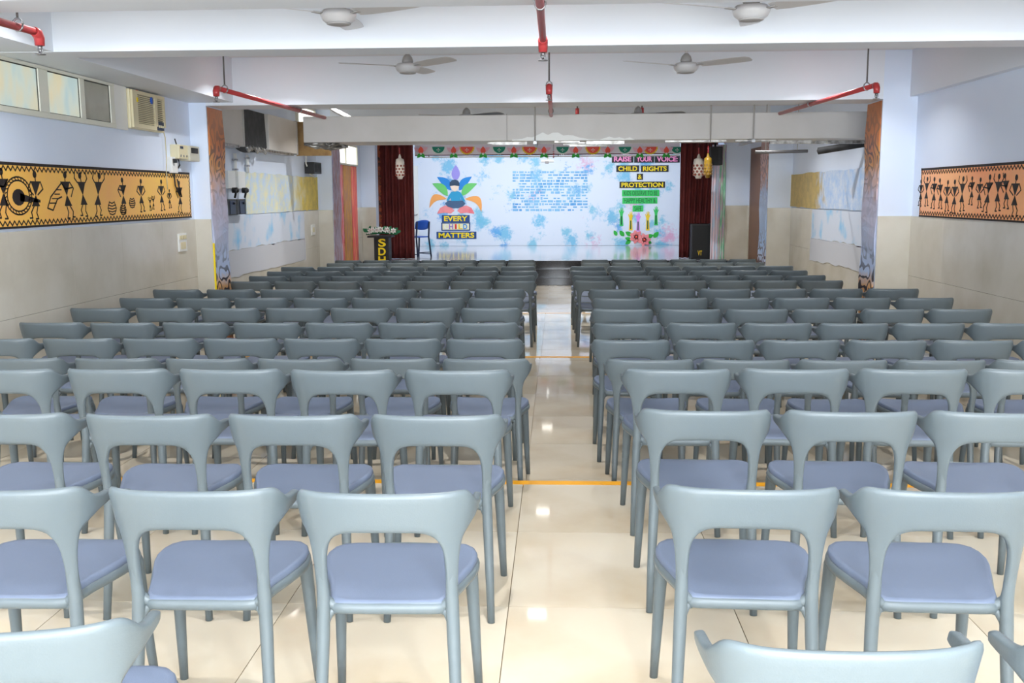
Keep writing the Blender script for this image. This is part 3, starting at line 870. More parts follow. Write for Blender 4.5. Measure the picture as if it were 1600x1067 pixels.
# windows high on the wall beyond, printed hangings below them
def bright_window(name, X, y0, y1, z0, z1, n):
    wn = setting(name, (X, (y0 + y1) / 2, z0))
    f = MB()
    f.box((X, y0, z0 - 0.03), (X + 0.04, y1, z0)).box((X, y0, z1), (X + 0.04, y1, z1 + 0.03))
    for k in range(n + 1):
        y = y0 + (y1 - y0) * k / n
        f.box((X, y - 0.025, z0), (X + 0.04, y + 0.025, z1))
    f.build('frame', M['frame_white'], wn)
    for k in range(n):
        ya, yb = y0 + (y1 - y0) * k / n + 0.025, y0 + (y1 - y0) * (k + 1) / n - 0.025
        MB().box((X + 0.004, ya, z0), (X + 0.012, yb, z1)).build('pane', M['day'], wn)
bright_window('window_2', XL2, 18.15, 20.35, 2.08, 2.42, 2)
bright_window('window_3', XL2, 15.75, 16.9, 2.62, 2.86, 1)
for lab, y0, y1, m in (('violet and white streaked hanging under the far window next to the second pier', 17.75, 18.2, 'streak_violet'), ('red streaked hanging under the far window', 18.3, 18.85, 'streak_red'),
                       ('brown and gold streaked hanging under the far window', 18.95, 19.6, 'streak_gold'), ('orange streaked hanging under the far window nearest the stage', 19.7, 20.15, 'streak_orange')):
    mb = MB()
    n = 10
    vs = []; fs = []
    for i in range(n + 1):
        y = y0 + (y1 - y0) * i / n
        x = XL2 + 0.035 + 0.015 * math.sin(i * 2.1)
        for z in (0.0, 2.04):
            vs += [(XL2 + 0.013, y, z), (x, y, z)]
    for i in range(n):
        a, b = i * 4, i * 4 + 4
        fs += [(a + 1, b + 1, b + 3, a + 3), (a, a + 2, b + 2, b), (a + 2, a + 3, b + 3, b + 2), (a, b, b + 1, a + 1)]
    fs += [(0, 1, 3, 2), (n * 4, n * 4 + 2, n * 4 + 3, n * 4 + 1)]
    tag(mb.add(vs, fs).build('hanging_cloth', M[m]), lab, 'hanging', 'painted hangings beside the stage')

# ---------------------------------------------------------------- air duct
DX0, DX1, DY0, DY1, DZ0, DZ1 = -3.04, 3.88, 12.0, 12.8, 2.097, 2.40
du = thing('air_duct', 'long grey air duct hung across the hall in front of the stage', 'duct', (0.4, 12.4, DZ0))
MB().box((DX0, DY0, DZ0), (DX1, DY1, DZ1), 0.008).build('duct_body', M['duct'], du)
for px in (792, 836, 1110, 1177):
    x = at_y(px, 205, DY0).x
    MB().box((x - 0.004, DY0 - 0.008, DZ0 - 0.01), (x + 0.004, DY0, DZ1 + 0.01)).build('flange', M['duct_joint'], du)
for px in (836, 1177):
    x = at_y(px, 205, DY0).x
    MB().box((x - 0.02, DY0 - 0.03, DZ0 - 0.04), (x + 0.02, DY1 + 0.03, DZ0 - 0.005)).build('hanger_bar', M['steel'], du)
for px in (836, 1110, 1177):
    x = at_y(px, 205, DY0).x
    for y in (DY0 - 0.02,):
        MB().tube([(x, y, DZ0 - 0.03), (x, y, CEIL)], 0.008, 6).build('hanger_rod', M['duct_joint'], du)
bd = MB()
random.seed(4)
for k in range(16):
    x = DX0 - 0.05 + random.uniform(0, 0.2); y = random.uniform(DY0 + 0.02, DY1)
    bd.tube([(x, y, DZ0 - 0.01), (x + random.uniform(0.05, 0.25), y + random.uniform(-0.1, 0.1), DZ0 - random.uniform(0.01, 0.05)), (x + random.uniform(0.2, 0.3), y, DZ0 - 0.01)], 0.02, 5)
bd.build('torn_lining', M['foil'], du)['kind'] = 'stuff'
for px0, py0, px1, py1, Y, lab in ((1180, 238, 1262, 236, 14.2, 'thin steel rail under the far end of the grey duct'), (1278, 236, 1352, 224, 13.4, 'dark tray under the duct beside the painted pier')):
    a, b = at_y(px0, py0, Y), at_y(px1, py1, Y - 0.35 if px0 > 1200 else Y)
    rt = thing('cable_tray', lab, 'tray', (a.x, a.y, a.z))
    MB().tube([a, b], 0.022 if px0 < 1200 else 0.045, 4).build('rail', M['rod'] if px0 < 1200 else M['soft_black'], rt)
    for f in (0.2, 0.8):
        p = a.lerp(b, f)
        MB().tube([p, (p.x, p.y + 0.0, CEIL)] if Y > 14 else [p, (p.x, p.y, p.z + 0.03)], 0.006, 5).build('hanger_rod', M['duct_joint'], rt)
bl = MB()
for k in range(14):
    x = random.uniform(-1.0, 3.6); y = random.uniform(DY0 + 0.1, DY1)
    bl.box((x, y, DZ0 - random.uniform(0.015, 0.04)), (x + random.uniform(0.2, 0.8), y + 0.05, DZ0))
bl.build('underside_strip', M['foil'], du)['kind'] = 'stuff'
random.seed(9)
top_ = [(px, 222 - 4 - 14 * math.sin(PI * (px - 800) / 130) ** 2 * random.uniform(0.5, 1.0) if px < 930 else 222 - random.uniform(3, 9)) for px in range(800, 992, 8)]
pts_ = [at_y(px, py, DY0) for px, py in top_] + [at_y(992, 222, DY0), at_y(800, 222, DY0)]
MB().prism([(p.x, max(p.z, DZ0)) for p in pts_], lambda u, v, d: Vector((u, DY0 - 0.003 - d, v)), 0.003).build('glare_patch', M['white'], du)['label'] = 'white glare on the duct shaped as a ragged patch'  # glare on the duct face, modelled as a thin ragged white sheet
tag(MB().box((-3.92, 15.02, 2.06), (-3.4, 15.06, 2.56)).build('plywood_panel', M['ply']), 'brown plywood panel closing the gap at the end of the grey duct', 'panel')
for lab, y0, y1 in (('short grey duct box on the wall right behind the first pier', 11.5, 12.44), ('short grey duct box on the wall between black lining and long duct', 13.54, 15.0)):
    t = thing('duct_box', lab, 'duct', (XL2 + 0.1, (y0 + y1) / 2, 2.09), 'duct boxes along the wall')
    MB().box((XL2 + 0.003, y0, 2.09), (-3.9, y1, 2.56), 0.006).build('box_body', M['duct'], t)
    MB().box((XL2 + 0.003, y1 - 0.03, 2.075), (-3.885, y1, 2.57)).build('flange', M['duct_joint'], t)
    MB().box((XL2 + 0.003, y0 + 0.02, 2.06), (-3.95, y1 - 0.02, 2.09)).build('lining', M['foil'], t)
t = thing('duct_opening', 'open black duct mouth with torn foil between the two grey boxes', 'duct', (XL2 + 0.1, 12.95, 2.02))
mb = MB()
vs = []
n = 10
for i in range(n + 1):
    y = 12.46 + (13.52 - 12.46) * i / n
    zb = 2.06 + 0.10 * abs(i / n - 0.55) ** 2 * 4 - 0.03
    vs += [(XL2 + 0.003, y, 2.56), (-3.95, y, 2.56), (-3.93, y, zb), (XL2 + 0.003, y, zb)]
fs = []
for i in range(n):
    for j in range(4):
        fs.append((i * 4 + j, i * 4 + (j + 1) % 4, (i + 1) * 4 + (j + 1) % 4, (i + 1) * 4 + j))
fs += [(3, 2, 1, 0), tuple(n * 4 + j for j in range(4))]
mb.add(vs, fs).build('black_lining', M['soft_black'], t)
mb = MB()
for k in range(7):
    y = 12.6 + k * 0.12
    mb.tube([(-3.92, y, 2.09), (-3.91, y + 0.05, 2.03 + 0.02 * (k % 3)), (-3.93, y + 0.14, 2.07)], 0.022, 5)
mb.build('torn_foil', M['foil'], t)['kind'] = 'stuff'
t = thing('white_pipe', 'thick pale flexible pipe curving over the top of the grey duct', 'pipe', (-2.7, 13.4, 2.4))
MB().tube([(at_y(500, 160, 13.6).x, 13.6, CEIL), at_y(506, 160, 13.6), at_y(522, 172, 13.5), at_y(540, 181, 13.4), at_y(556, 190, 13.3)], 0.03, 8).build('tube', M['duct'], t)

# ---------------------------------------------------------------- sprinkler pipes
def sprinkler(label, p_head, p_end, rods, drop=0.07):
    t = thing('sprinkler_pipe', label, 'pipe', p_head, 'red sprinkler pipes')
    a, b = Vector(p_head), Vector(p_end)
    d = (b - a).normalized()
    MB().tube([a + d * 0.03, a.lerp(b, 0.5), b], 0.021, 10).build('tube', M['red'], t)
    e = MB().tube([a + d * 0.05, a + d * 0.02 + Vector((0, 0, -0.004)), a + Vector((0, 0, -0.03)), a + Vector((0, 0, -drop))], [0.027, 0.03, 0.029, 0.026], 10)
    e.build('elbow', M['red'], t)
    h = MB().lathe(a + Vector((0, 0, -drop - 0.05)), [(0.03, 0), (0.03, 0.004), (0.007, 0.006), (0.007, 0.03), (0.013, 0.034), (0.013, 0.05)], 10)
    h.tube([a + Vector((0.0, 0, -drop - 0.045)), a + Vector((0.014, 0, -drop - 0.03)), a + Vector((0.01, 0, -drop))], 0.003, 4)
    h.tube([a + Vector((0.0, 0, -drop - 0.045)), a + Vector((-0.014, 0, -drop - 0.03)), a + Vector((-0.01, 0, -drop))], 0.003, 4)
    h.build('sprinkler_head', M['steel'], t)
    for f in rods:
        p = a.lerp(b, f)
        MB().tube([p + Vector((0, 0, 0.05)), (p.x, p.y, CEIL)], 0.007, 6).build('hanger_rod', M['rod'], t)
        n = 10
        MB().tube([p + Vector((math.cos(2 * PI * k / n) * 0.027, 0, math.sin(2 * PI * k / n) * 0.034 + 0.012)) for k in range(n + 1)], 0.006, 5).build('clamp', M['steel'], t)
    return t
PZ = 2.383
sprinkler('red sprinkler pipe under the lintel above the wall meter and painted pier', (-2.925, 8.62, PZ), (-2.765, 11.95, PZ), (0.06, 0.7))
sprinkler('red sprinkler pipe under the lintel above the pier beside the peach banner', (2.735, 8.92, PZ), (2.57, 11.95, PZ), (0.08, 0.62))
sprinkler('red sprinkler pipe over the aisle under the lintel', (-0.078, 8.74, PZ), (-0.083, 11.95, PZ), (0.02, 0.85))
sprinkler('red sprinkler pipe over the aisle in front of the near cross beam', (-0.092, 6.19, PZ), (-0.08, 1.7, PZ), (0.25, 0.7))
sprinkler('red sprinkler pipe above the frosted windows', (-2.925, 5.68, PZ), (-3.15, 1.7, PZ), (0.05, 0.6))
for px in (1003, 902):
    p = at_y(px, 176, 13.6)
    t = thing('sprinkler_drop', 'small red sprinkler drop above the duct, %s the aisle' % ('farther from' if px == 1003 else 'close to'), 'sprinkler', (p.x, p.y, 2.5))
    MB().tube([(p.x, p.y, CEIL), (p.x, p.y, 2.58)], 0.009, 6).build('hanger_rod', M['rod'], t)
    MB().tube([(p.x, p.y, 2.60), (p.x, p.y, 2.50)], 0.026, 8).build('socket', M['red'], t)

# ---------------------------------------------------------------- ceiling fans
def fan(label, px, py, Y, ang, blades=3, droop=0.01):
    p = at_y(px, py, Y)
    t = thing('ceiling_fan', label, 'ceiling fan', (p.x, p.y, p.z), 'white ceiling fans')
    x, y, z = p
    MB().lathe((x, y, z), [(0.05, -0.05), (0.075, -0.045), (0.095, -0.03), (0.105, -0.012), (0.108, 0.0), (0.105, 0.012), (0.09, 0.028), (0.05, 0.036), (0.02, 0.04)], 24).build('motor', M['fan'], t)
    MB().lathe((x, y, z - 0.056), [(0.06, 0), (0.072, 0.004), (0.072, 0.01)], 20).build('base_plate', M['fan_rim'], t)
    MB().lathe((x, y, z), [(0.046, 0.036), (0.05, 0.05), (0.04, 0.085), (0.016, 0.11)], 16).build('lower_canopy', M['fan_rim'], t)
    MB().tube([(x, y, z + 0.08), (x, y, CEIL)], 0.011, 8).build('down_rod', M['fan'], t)
    MB().lathe((x, y, CEIL - 0.07), [(0.018, 0), (0.05, 0.03), (0.055, 0.07)], 16).build('upper_canopy', M['fan'], t)
    for k in range(blades):
        a = math.radians(ang + 360 / blades * k)
        u = Vector((math.cos(a), math.sin(a), 0)); v = Vector((-math.sin(a), math.cos(a), 0))
        c = Vector((x, y, z + 0.004))
        mb = MB()
        prof = [(0.13, 0.05), (0.2, 0.062), (0.35, 0.068), (0.5, 0.066), (0.57, 0.06), (0.595, 0.035)]
        vs = []; fs = []
        for r, hw in prof:
            for sgn in (-1, 1):
                for dz in (0, 0.004):
                    vs.append(c + u * r + v * hw * sgn + Vector((0, 0, dz - sgn * hw * 0.18 + droop * r * 2)))
        for i in range(len(prof) - 1):
            a0, b0 = i * 4, i * 4 + 4
            fs += [(a0, a0 + 2, b0 + 2, b0), (a0 + 1, b0 + 1, b0 + 3, a0 + 3), (a0, b0, b0 + 1, a0 + 1), (a0 + 2, a0 + 3, b0 + 3, b0 + 2)]
        fs += [(0, 1, 3, 2), (len(vs) - 4, len(vs) - 2, len(vs) - 1, len(vs) - 3)]
        mb.add(vs, fs)
        bl = mb.build('blade', M['fan'], t)
        MB().box((-0.02, 0, 0), (0.02, 0.01, 0.01))
        arm = MB().tube([c + u * 0.095, c + u * 0.16 + Vector((0, 0, 0.004))], [(0.02, 0.006), (0.03, 0.004)], 6)
        arm.build('bracket', M['fan_rim'], bl)
fan('white ceiling fan nearest the window wall, in the bay before the near cross beam', 529, 24, 6.1, 212)
fan('white ceiling fan farthest from the windows, in the bay before the near cross beam', 1174, 17, 6.0, 200)
fan('white ceiling fan on the window side of the aisle, right before the lintel', 637, 105, 8.9, 198)
fan('white ceiling fan away from the windows, right before the lintel', 1072, 104, 8.9, 205)
fan('white ceiling fan behind the lintel over the duct, on the window side', 729, 183, 12.4, 200)
fan('white ceiling fan behind the lintel over the duct, away from the windows', 997, 181, 12.6, 215)

# ---------------------------------------------------------------- stage backdrop with paper cut-outs
BY = YB - 0.03
d0, d1 = at_y(640, 226, BY), at_y(1075, 382, BY)
tag(MB().box((-4.3, BY, ST + 0.01), (4.2, YB - 0.005, 2.86)).build('stage_backdrop', M['backdrop']), 'white stage backdrop cloth daubed with pale blue and pink paint', 'backdrop')
def bfn(u, v, d):                                   # backdrop coordinates: x, z, distance in front of the cloth
    return Vector((u, BY - 0.004 - d, v))
def bpt(px, py, lift=0.0):
    p = at_y(px, py, BY - 0.004 - lift)
    return p.x, p.z
def board(label, px0, px1, py0, py1, txt, mb_board, m_txt, bold=0.03, cat='sign', group=None, pad=0.08, txt_parts=None, padx=None):
    (x0, z1), (x1, z0) = bpt(px0, py0), bpt(px1, py1)
    z0_, z1_ = min(z0, z1), max(z0, z1)
    t = thing('word_board', label, cat, ((x0 + x1) / 2, BY, z0_), group)
    MB().prism([(x0, z0_), (x1, z0_), (x1, z1_), (x0, z1_)], bfn, 0.012).build('board', mb_board, t)
    pz = (z1_ - z0_) * 0.14
    padx = (z1_ - z0_) * 0.3 if padx is None else padx
    if txt_parts:
        n = len(txt_parts)
        for i, (c, m) in enumerate(txt_parts):
            a = x0 + padx + (x1 - x0 - 2 * padx) * i / n; b = x0 + padx + (x1 - x0 - 2 * padx) * (i + 1) / n
            gap = (b - a) * 0.07
            if c == 'I': gap = (b - a) * 0.3
            text_on(c, a + gap, b - gap, z0_ + pz, z1_ - pz, BY - 0.017, m, t, 'letter', bold)
    else:
        text_on(txt, x0 + padx, x1 - padx, z0_ + pz, z1_ - pz, BY - 0.017, m_txt, t, 'lettering', bold)
    return t
board('dark blue board with yellow letters EVERY under the lotus cut-out', 690.5, 734, 336, 347, 'EVERY', M['board_navy'], M['yellow'])
M['violet_letter'] = mat('violet card', (150, 110, 200), 0.6); M['red_letter'] = mat('red card', (226, 60, 50), 0.6)
M['cream_card'] = mat('cream card', (240, 232, 190), 0.6)
cb = board('cream board with many-coloured letters CHILD between two blue boards', 690.5, 734, 348.5, 359.5, '', M['cream_card'], None, txt_parts=[('C', M['white']), ('H', M['violet_letter']), ('I', M['red_letter']), ('L', M['gold_card']), ('D', M['blue_petal'])])
(x0, z1), (x1, z0) = bpt(690.5, 348.5), bpt(734, 359.5)
MB().stroke([(x0, z0), (x1, z0), (x1, z1), (x0, z1), (x0, z0)], 0.03, lambda u, v, d: bfn(u, v, d + 0.012), 0.003).build('border', M['board_navy'], cb)
board('dark blue board with yellow letters MATTERS, lowest under the lotus', 682, 744.5, 362, 373, 'MATTERS', M['board_navy'], M['yellow'])
for txt, a, b in (('RAISE', 956, 989.5), ('YOUR', 991, 1022), ('VOICE:', 1023, 1062)):
    board('black board with pink letters %s in the top line' % txt.strip(':'), a, b, 243, 254, txt, M['board_black'], M['pink'], 0.035, 'sign', 'top line boards')
board('black board with yellow letters CHILD beside RIGHTS', 963, 998.5, 258.5, 268.5, 'CHILD', M['board_black'], M['yellow'])
board('black board with yellow letters RIGHTS', 1001.5, 1044.5, 258.5, 268.5, 'RIGHTS', M['board_black'], M['yellow'])
board('small black board with a yellow ampersand', 995, 1004.5, 271.5, 281, '&', M['board_black'], M['yellow'], 0.012, padx=0.03)
board('black board with yellow letters PROTECTION', 968, 1039, 284, 293.5, 'PROTECTION', M['board_black'], M['yellow'])
board('bright green board with thin letters KIDS DESERVE TO BE', 972, 1030, 297, 306.5, 'KIDS DESERVE TO BE', M['green_card'], M['green_ink'], 0.0)
board('bright green board with thin letters HAPPY HEALTHY &', 972.5, 1027, 308.5, 318, 'HAPPY HEALTHY &', M['green_card'], M['green_ink'], 0.0)
board('small bright green board with thin letters SAFE above the hands', 988.5, 1005, 321, 330.5, 'SAFE', M['green_card'], M['green_ink'], 0.0)

# lotus with a seated child
lo = thing('lotus_cutout', 'paper lotus cut-out with a child sitting cross-legged on the backdrop', 'wall decoration', (*[bpt(712, 334)[0], BY], bpt(712, 334)[1]))
CR = lambda x, y: bpt(560 + x / 5.3333, 200 + y / 5.3333)
def leafshape(p0, p1, wd, bend=0.0, n=9):
    (x0, z0), (x1, z1) = p0, p1
    dx, dz = x1 - x0, z1 - z0
    L = math.hypot(dx, dz); nx, nz = -dz / L, dx / L
    l, r = [], []
    for i in range(n + 1):
        t = i / n
        w_ = wd * L * (math.sin(PI * t ** 0.85)) ** 0.9 if 0 < t < 1 else 0
        b = bend * L * math.sin(PI * t)
        l.append((x0 + dx * t + nx * (w_ + b), z0 + dz * t + nz * (w_ + b)))
        r.append((x0 + dx * t + nx * (b - w_), z0 + dz * t + nz * (b - w_)))
    return l + r[-2:0:-1]
for p0, p1, wd, bend, m, dp in (((810, 440), (812, 308), 0.27, 0, 'violet_petal', 0.002), ((775, 520), (655, 408), 0.2, -0.1, 'blue_petal', 0.004), ((840, 520), (945, 405), 0.2, 0.1, 'blue_petal', 0.004),
                                ((745, 565), (615, 462), 0.2, -0.12, 'green_petal', 0.006), ((860, 565), (990, 462), 0.2, 0.12, 'green_petal', 0.006),
                                ((738, 590), (592, 668), 0.17, -0.32, 'orange_petal', 0.008), ((888, 590), (1025, 700), 0.17, 0.32, 'orange_petal', 0.008)):
    fn = lambda u, v, d, dp=dp: bfn(u, v, d + dp)
    q = MB()
    pts = leafshape(CR(*p0), CR(*p1), wd, bend)
    n = len(pts)
    q.prism(pts, fn, 0.006)
    q.build('petal', M[m], lo)
for s in (-1, 1):
    pts = [(812 + s * 12, 690), (812 + s * 40, 655), (812 + s * 90, 645), (812 + s * 130, 665), (812 + s * 150, 700), (812 + s * 155, 715), (812 + s * 90, 705), (812 + s * 40, 712)]
    MB().prism([CR(*p) for p in pts], lambda u, v, d: bfn(u, v, d + 0.003), 0.006).build('petal', M['salmon'], lo)
fl = lambda k: (lambda u, v, d: bfn(u, v, d + k))
MB().prism([CR(*p) for p in ((722, 630), (745, 605), (870, 605), (892, 630), (870, 655), (830, 668), (790, 668), (745, 655))], fl(0.012), 0.005).build('trousers', M['trouser_card'], lo)
MB().prism([CR(*p) for p in ((735, 605), (755, 560), (775, 532), (800, 528), (830, 526), (850, 535), (868, 560), (892, 610), (875, 612), (850, 575), (848, 608), (775, 608), (770, 580), (750, 608))], fl(0.018), 0.005).build('shirt', M['shirt_card'], lo)
MB().prism([CR(*p) for p in ((762, 480), (842, 480), (835, 502), (815, 528), (800, 530), (775, 508))], fl(0.024), 0.005).build('face', M['skin_card'], lo)
MB().prism([CR(*p) for p in ((762, 485), (762, 455), (780, 435), (805, 430), (830, 437), (843, 458), (843, 485), (800, 478))], fl(0.03), 0.005).build('hair', M['hair_card'], lo)

# faded printed paragraphs
pp = thing('printed_text_sheet', 'block of faded blue illegible writing in the middle of the backdrop', 'sign', (*[bpt(860, 330)[0], BY], bpt(860, 330)[1]))
random.seed(12)
ink = MB()
for r_ in range(14):
    y = 269 + r_ * 4.55
    x = 801.0
    while x < 917:
        wl = random.uniform(2, 9)
        if random.random() < 0.82:
            h = random.uniform(0.9, 1.9)
            x2 = min(x + wl, 918)
            a, b = bpt(x, y - h), bpt(x2, y + h)
            ink.prism([(a[0], b[1]), (b[0], b[1]), (b[0], a[1]), (a[0], a[1])], bfn, 0.002)
        x += wl + random.uniform(0.8, 2.2)
ink.build('faded_lines', M['ink_blue'], pp)['kind'] = 'stuff'

# raised hands
for k, (px, y0, y1, m, lab) in enumerate(((971, 324, 353, 'green_card', 'green paper hand cut-out nearest the lotus'), (985.5, 330, 360, 'gold_card', 'yellow paper hand cut-out between green and pink hands, nearer the lotus'), (997, 332, 361.5, 'lavender', 'pink paper hand cut-out in the middle of the five'),
                                    (1012, 330, 360, 'gold_card', 'yellow paper hand cut-out between green and pink hands, nearer the speaker'), (1025, 322, 352, 'green_card', 'green paper hand cut-out nearest the speaker'))):
    h = y1 - y0
    pts = [(-2.9, 1), (2.9, 1), (2.0, 0.45), (2.4, 0.34), (4.2, 0.2), (3.7, 0.17), (2.3, 0.25), (2.6, 0.04), (1.9, 0.03), (1.3, 0.2), (0.8, 0.0), (0.1, 0.0), (-0.1, 0.2), (-1.2, 0.03), (-1.8, 0.05), (-1.4, 0.24), (-3.6, 0.13), (-4.0, 0.17), (-2.4, 0.34), (-2.0, 0.45)]
    t = tag(MB().prism([bpt(px + u, y0 + v * h) for u, v in pts], bfn, 0.008).build('hand_cutout', M[m]), lab, 'wall decoration', 'raised paper hands')
    (a, z) = bpt(px, y0 + 0.5 * h); (_, z2) = bpt(px, y0 + 0.92 * h)
    MB().stroke([(a, z), (a, z2)], 0.03, lambda u, v, d: bfn(u, v, d + 0.009), 0.001).build('ink_line', M['green_ink'], t)

# flowers and leaves at the foot of the backdrop
def flower(label, px, py, r, m, n=7, nm='paper_flower', lift=0.0):
    c = bpt(px, py)
    t = thing(nm, label, 'paper flower', (c[0], BY, c[1] - r))
    for ring, (sc, off) in enumerate(((1.0, 0.0), (0.65, 0.4))):
        mb = MB()
        for k in range(n):
            a = 2 * PI * k / n + off
            e = (c[0] + math.cos(a) * r * sc, c[1] + math.sin(a) * r * sc)
            mb.prism(leafshape(c, e, 0.34, 0, 6), lambda u, v, d: bfn(u, v, d + lift + 0.02 + ring * 0.02), 0.012)
        mb.build('petal_ring', m if ring == 0 else M['salmon'], t)
    MB().lathe((c[0], BY - 0.055 - lift, c[1]), [(r * 0.18, -0.01), (r * 0.12, -0.03)], 10, 'Y').build('centre', M['red_card'], t)
flower('large salmon paper flower at the foot of the backdrop, nearer the lotus', 994, 370, 0.19, M['salmon'])
flower('large salmon paper flower at the foot of the backdrop, nearer the speaker', 1006, 374, 0.18, M['salmon'], lift=0.12)
for px0, py0, px1, py1, lab in ((964, 368, 959, 360, 'small green paper leaf farthest from the salmon flowers'), (975, 369, 968, 360, 'green paper leaf second from the lotus'), (987, 368, 977, 362, 'green paper leaf touching the salmon flower, upper one'), (986, 374.5, 976.5, 371.5, 'green paper leaf touching the salmon flower, middle one'),
                                (985.5, 375.5, 977, 381.5, 'green paper leaf touching the salmon flower, lowest on the lotus side'), (1010, 371, 1021, 367, 'green paper leaf beside the flowers on the speaker side, upper one'), (1010, 375, 1018, 380.5, 'green paper leaf beside the flowers on the speaker side, lower one'), (1021, 371, 1029, 362, 'slim green paper leaf nearest the speaker')):
    t = tag(MB().prism(leafshape(bpt(px0, py0), bpt(px1, py1), 0.3), lambda u, v, d: bfn(u, v, d + 0.006), 0.008).build('paper_leaf', M['leaf']), lab, 'paper leaf', 'green paper leaves')

# door with lever handle left of the backdrop
(x0, z1), (x1, z0) = bpt(632, 232), bpt(655, 381)
dr = setting('door_1', ((x0 + x1) / 2, BY - 0.03, ST + 0.01))
MB().box((x0 - 0.2, BY - 0.045, ST + 0.008), (x1, BY - 0.005, 2.25), 0.004).build('leaf', M['white'], dr)
hx, hz = bpt(646, 336)
MB().tube([(hx, BY - 0.03, hz), (hx, BY - 0.10, hz), (hx + 0.1, BY - 0.105, hz), (hx + 0.12, BY - 0.105, hz + 0.03)], 0.014, 6).build('handle', M['steel'], dr)

# bunting along the top of the stage opening
GY = YS + 0.9
def gpt(px, py): p = at_y(px, py, GY); return p.x, p.z
def gfn(k): return lambda u, v, d: Vector((u, GY - k - d, v))
a, b = gpt(648, 229), gpt(1062, 239)
bn = thing('bunting_strip', 'white paper strip with maroon rail hung over the stage opening', 'bunting', ((a[0] + b[0]) / 2, GY, b[1]))
MB().box((a[0], GY, b[1]), (b[0], GY + 0.01, CEIL - 0.3)).build('paper_strip', M['cream_pink'], bn)
z = gpt(855, 241)[1]
MB().box((a[0], GY + 0.01, z - 0.015), (b[0], GY + 0.04, z + 0.02)).build('rail', M['maroon_rod'], bn)
z = gpt(855, 244)[1]
MB().box((a[0] + 0.2, GY + 0.05, z - 0.015), (b[0], GY + 0.09, z + 0.012)).build('white_rail', M['white'], bn)
for px in (a[0] + 0.3, 0.0, b[0] - 0.3):
    MB().tube([(px, GY + 0.02, z), (px, GY + 0.02, CEIL)], 0.01, 6).build('hanger', M['rod'], bn)
seq = [(658, 'p'), (685, 'g'), (709, 'p'), (729.5, 'r'), (755, 'p'), (780, 'g'), (803, 'p'), (827.5, 'r'), (850, 'p'), (879, 'g'), (899.5, 'p'), (926.5, 'r'), (949.5, 'p'), (976.5, 'g'), (999.5, 'p'), (1016, 'r'), (1041, 'p'), (1058, 'g')]
ordn = ['first', 'second', 'third', 'fourth', 'fifth', 'sixth', 'seventh', 'eighth', 'ninth', 'tenth', 'eleventh', 'twelfth', 'thirteenth', 'fourteenth', 'fifteenth', 'sixteenth', 'seventeenth', 'eighteenth', 'nineteenth']
cnt = {'p': 0, 'g': 0, 'r': 0}
for px, kd in seq:
    k = cnt[kd]; cnt[kd] += 1
    c = gpt(px, 231)
    s = (gpt(px + 1, 231)[0] - c[0]) * 1.08
    lab = {'p': 'pink paper lotus with green leaves on the bunting, %s lotus from the lantern', 'g': 'green half-round paper flower with white edge on the bunting, %s from the lantern', 'r': 'orange-red half-round paper flower with yellow edge on the bunting, %s from the lantern'}[kd] % ordn[k]
    t = thing('paper_flower', lab, 'paper flower', (c[0], GY, c[1] - 10 * s), 'paper flowers on the stage bunting')
    if kd == 'p':
        for sx in (-1, 1):
            MB().prism(leafshape((c[0], c[1] - 6 * s), (c[0] + sx * 10 * s, c[1] + 0.5 * s), 0.24, 0.05), gfn(0.034), 0.005).build('outer_petal', M['pale_pink'], t)
            MB().prism(leafshape((c[0], c[1] - 8 * s), (c[0] + sx * 5.5 * s, c[1] - 14.5 * s), 0.3), gfn(0.04), 0.005).build('leaf', M['leaf'], t)
        MB().prism(leafshape((c[0], c[1] - 9 * s), (c[0], c[1] + 2 * s), 0.34), gfn(0.046), 0.006).build('bud', M['red_card'], t)
        MB().disc(c[0], c[1] - 8.5 * s, 1.6 * s, 1.6 * s, gfn(0.054), 0.004).build('centre', M['white'], t)
    else:
        R_ = 9.0 * s
        sc = []
        n = 22
        for i in range(n + 1):
            an = PI + PI * i / n
            rr = R_ * (1.0 + 0.22 + 0.07 * math.cos(i * PI))
            sc.append((c[0] + math.cos(an) * rr, c[1] + 1.5 * s + math.sin(an) * rr))
        MB().prism(sc, gfn(0.004), 0.005).build('scalloped_edge', M['white'] if kd == 'g' else M['gold_card'], t)
        MB().prism([(c[0] + math.cos(PI + PI * i / 16) * R_, c[1] + 1.5 * s + math.sin(PI + PI * i / 16) * R_) for i in range(17)], gfn(0.01), 0.005).build('half_disc', M['teal'] if kd == 'g' else M['red_card'], t)
        dots = MB()
        for i, (u, v) in enumerate(((0, -3), (-2, -3), (2, -3), (0, -1.2), (0, -5))):
            dots.disc(c[0] + u * s, c[1] + v * s, 0.7 * s, 0.7 * s, gfn(0.016), 0.002, 8)
        dots.build('dots', M['white'], t)

# projector-like white bracket hanging over the stage and little red tassels
hp = at_y(856, 250, GY + 0.5)
t = thing('ceiling_bracket', 'white ceiling bracket hanging in front of the backdrop over the stage', 'bracket', (hp.x, hp.y, hp.z))
MB().tube([(hp.x, hp.y, hp.z), (hp.x, hp.y, CEIL)], 0.025, 8).build('post', M['white'], t)
MB().box((hp.x - 0.15, hp.y - 0.06, hp.z - 0.05), (hp.x + 0.13, hp.y + 0.06, hp.z), 0.01).build('tray', M['white'], t)
MB().box((hp.x - 0.06, hp.y - 0.1, hp.z - 0.08), (hp.x + 0.02, hp.y + 0.02, hp.z - 0.03), 0.006).build('arm', M['fan_rim'], t)
p = at_y(865, 238, GY - 0.1)
t = thing('tassel', 'small red bead tassel hanging over the stage beside the white bracket', 'tassel', (p.x, p.y, p.z - 0.15))
MB().tube([(p.x, p.y, CEIL), (p.x, p.y, p.z)], 0.004, 5).build('string', M['black'], t)
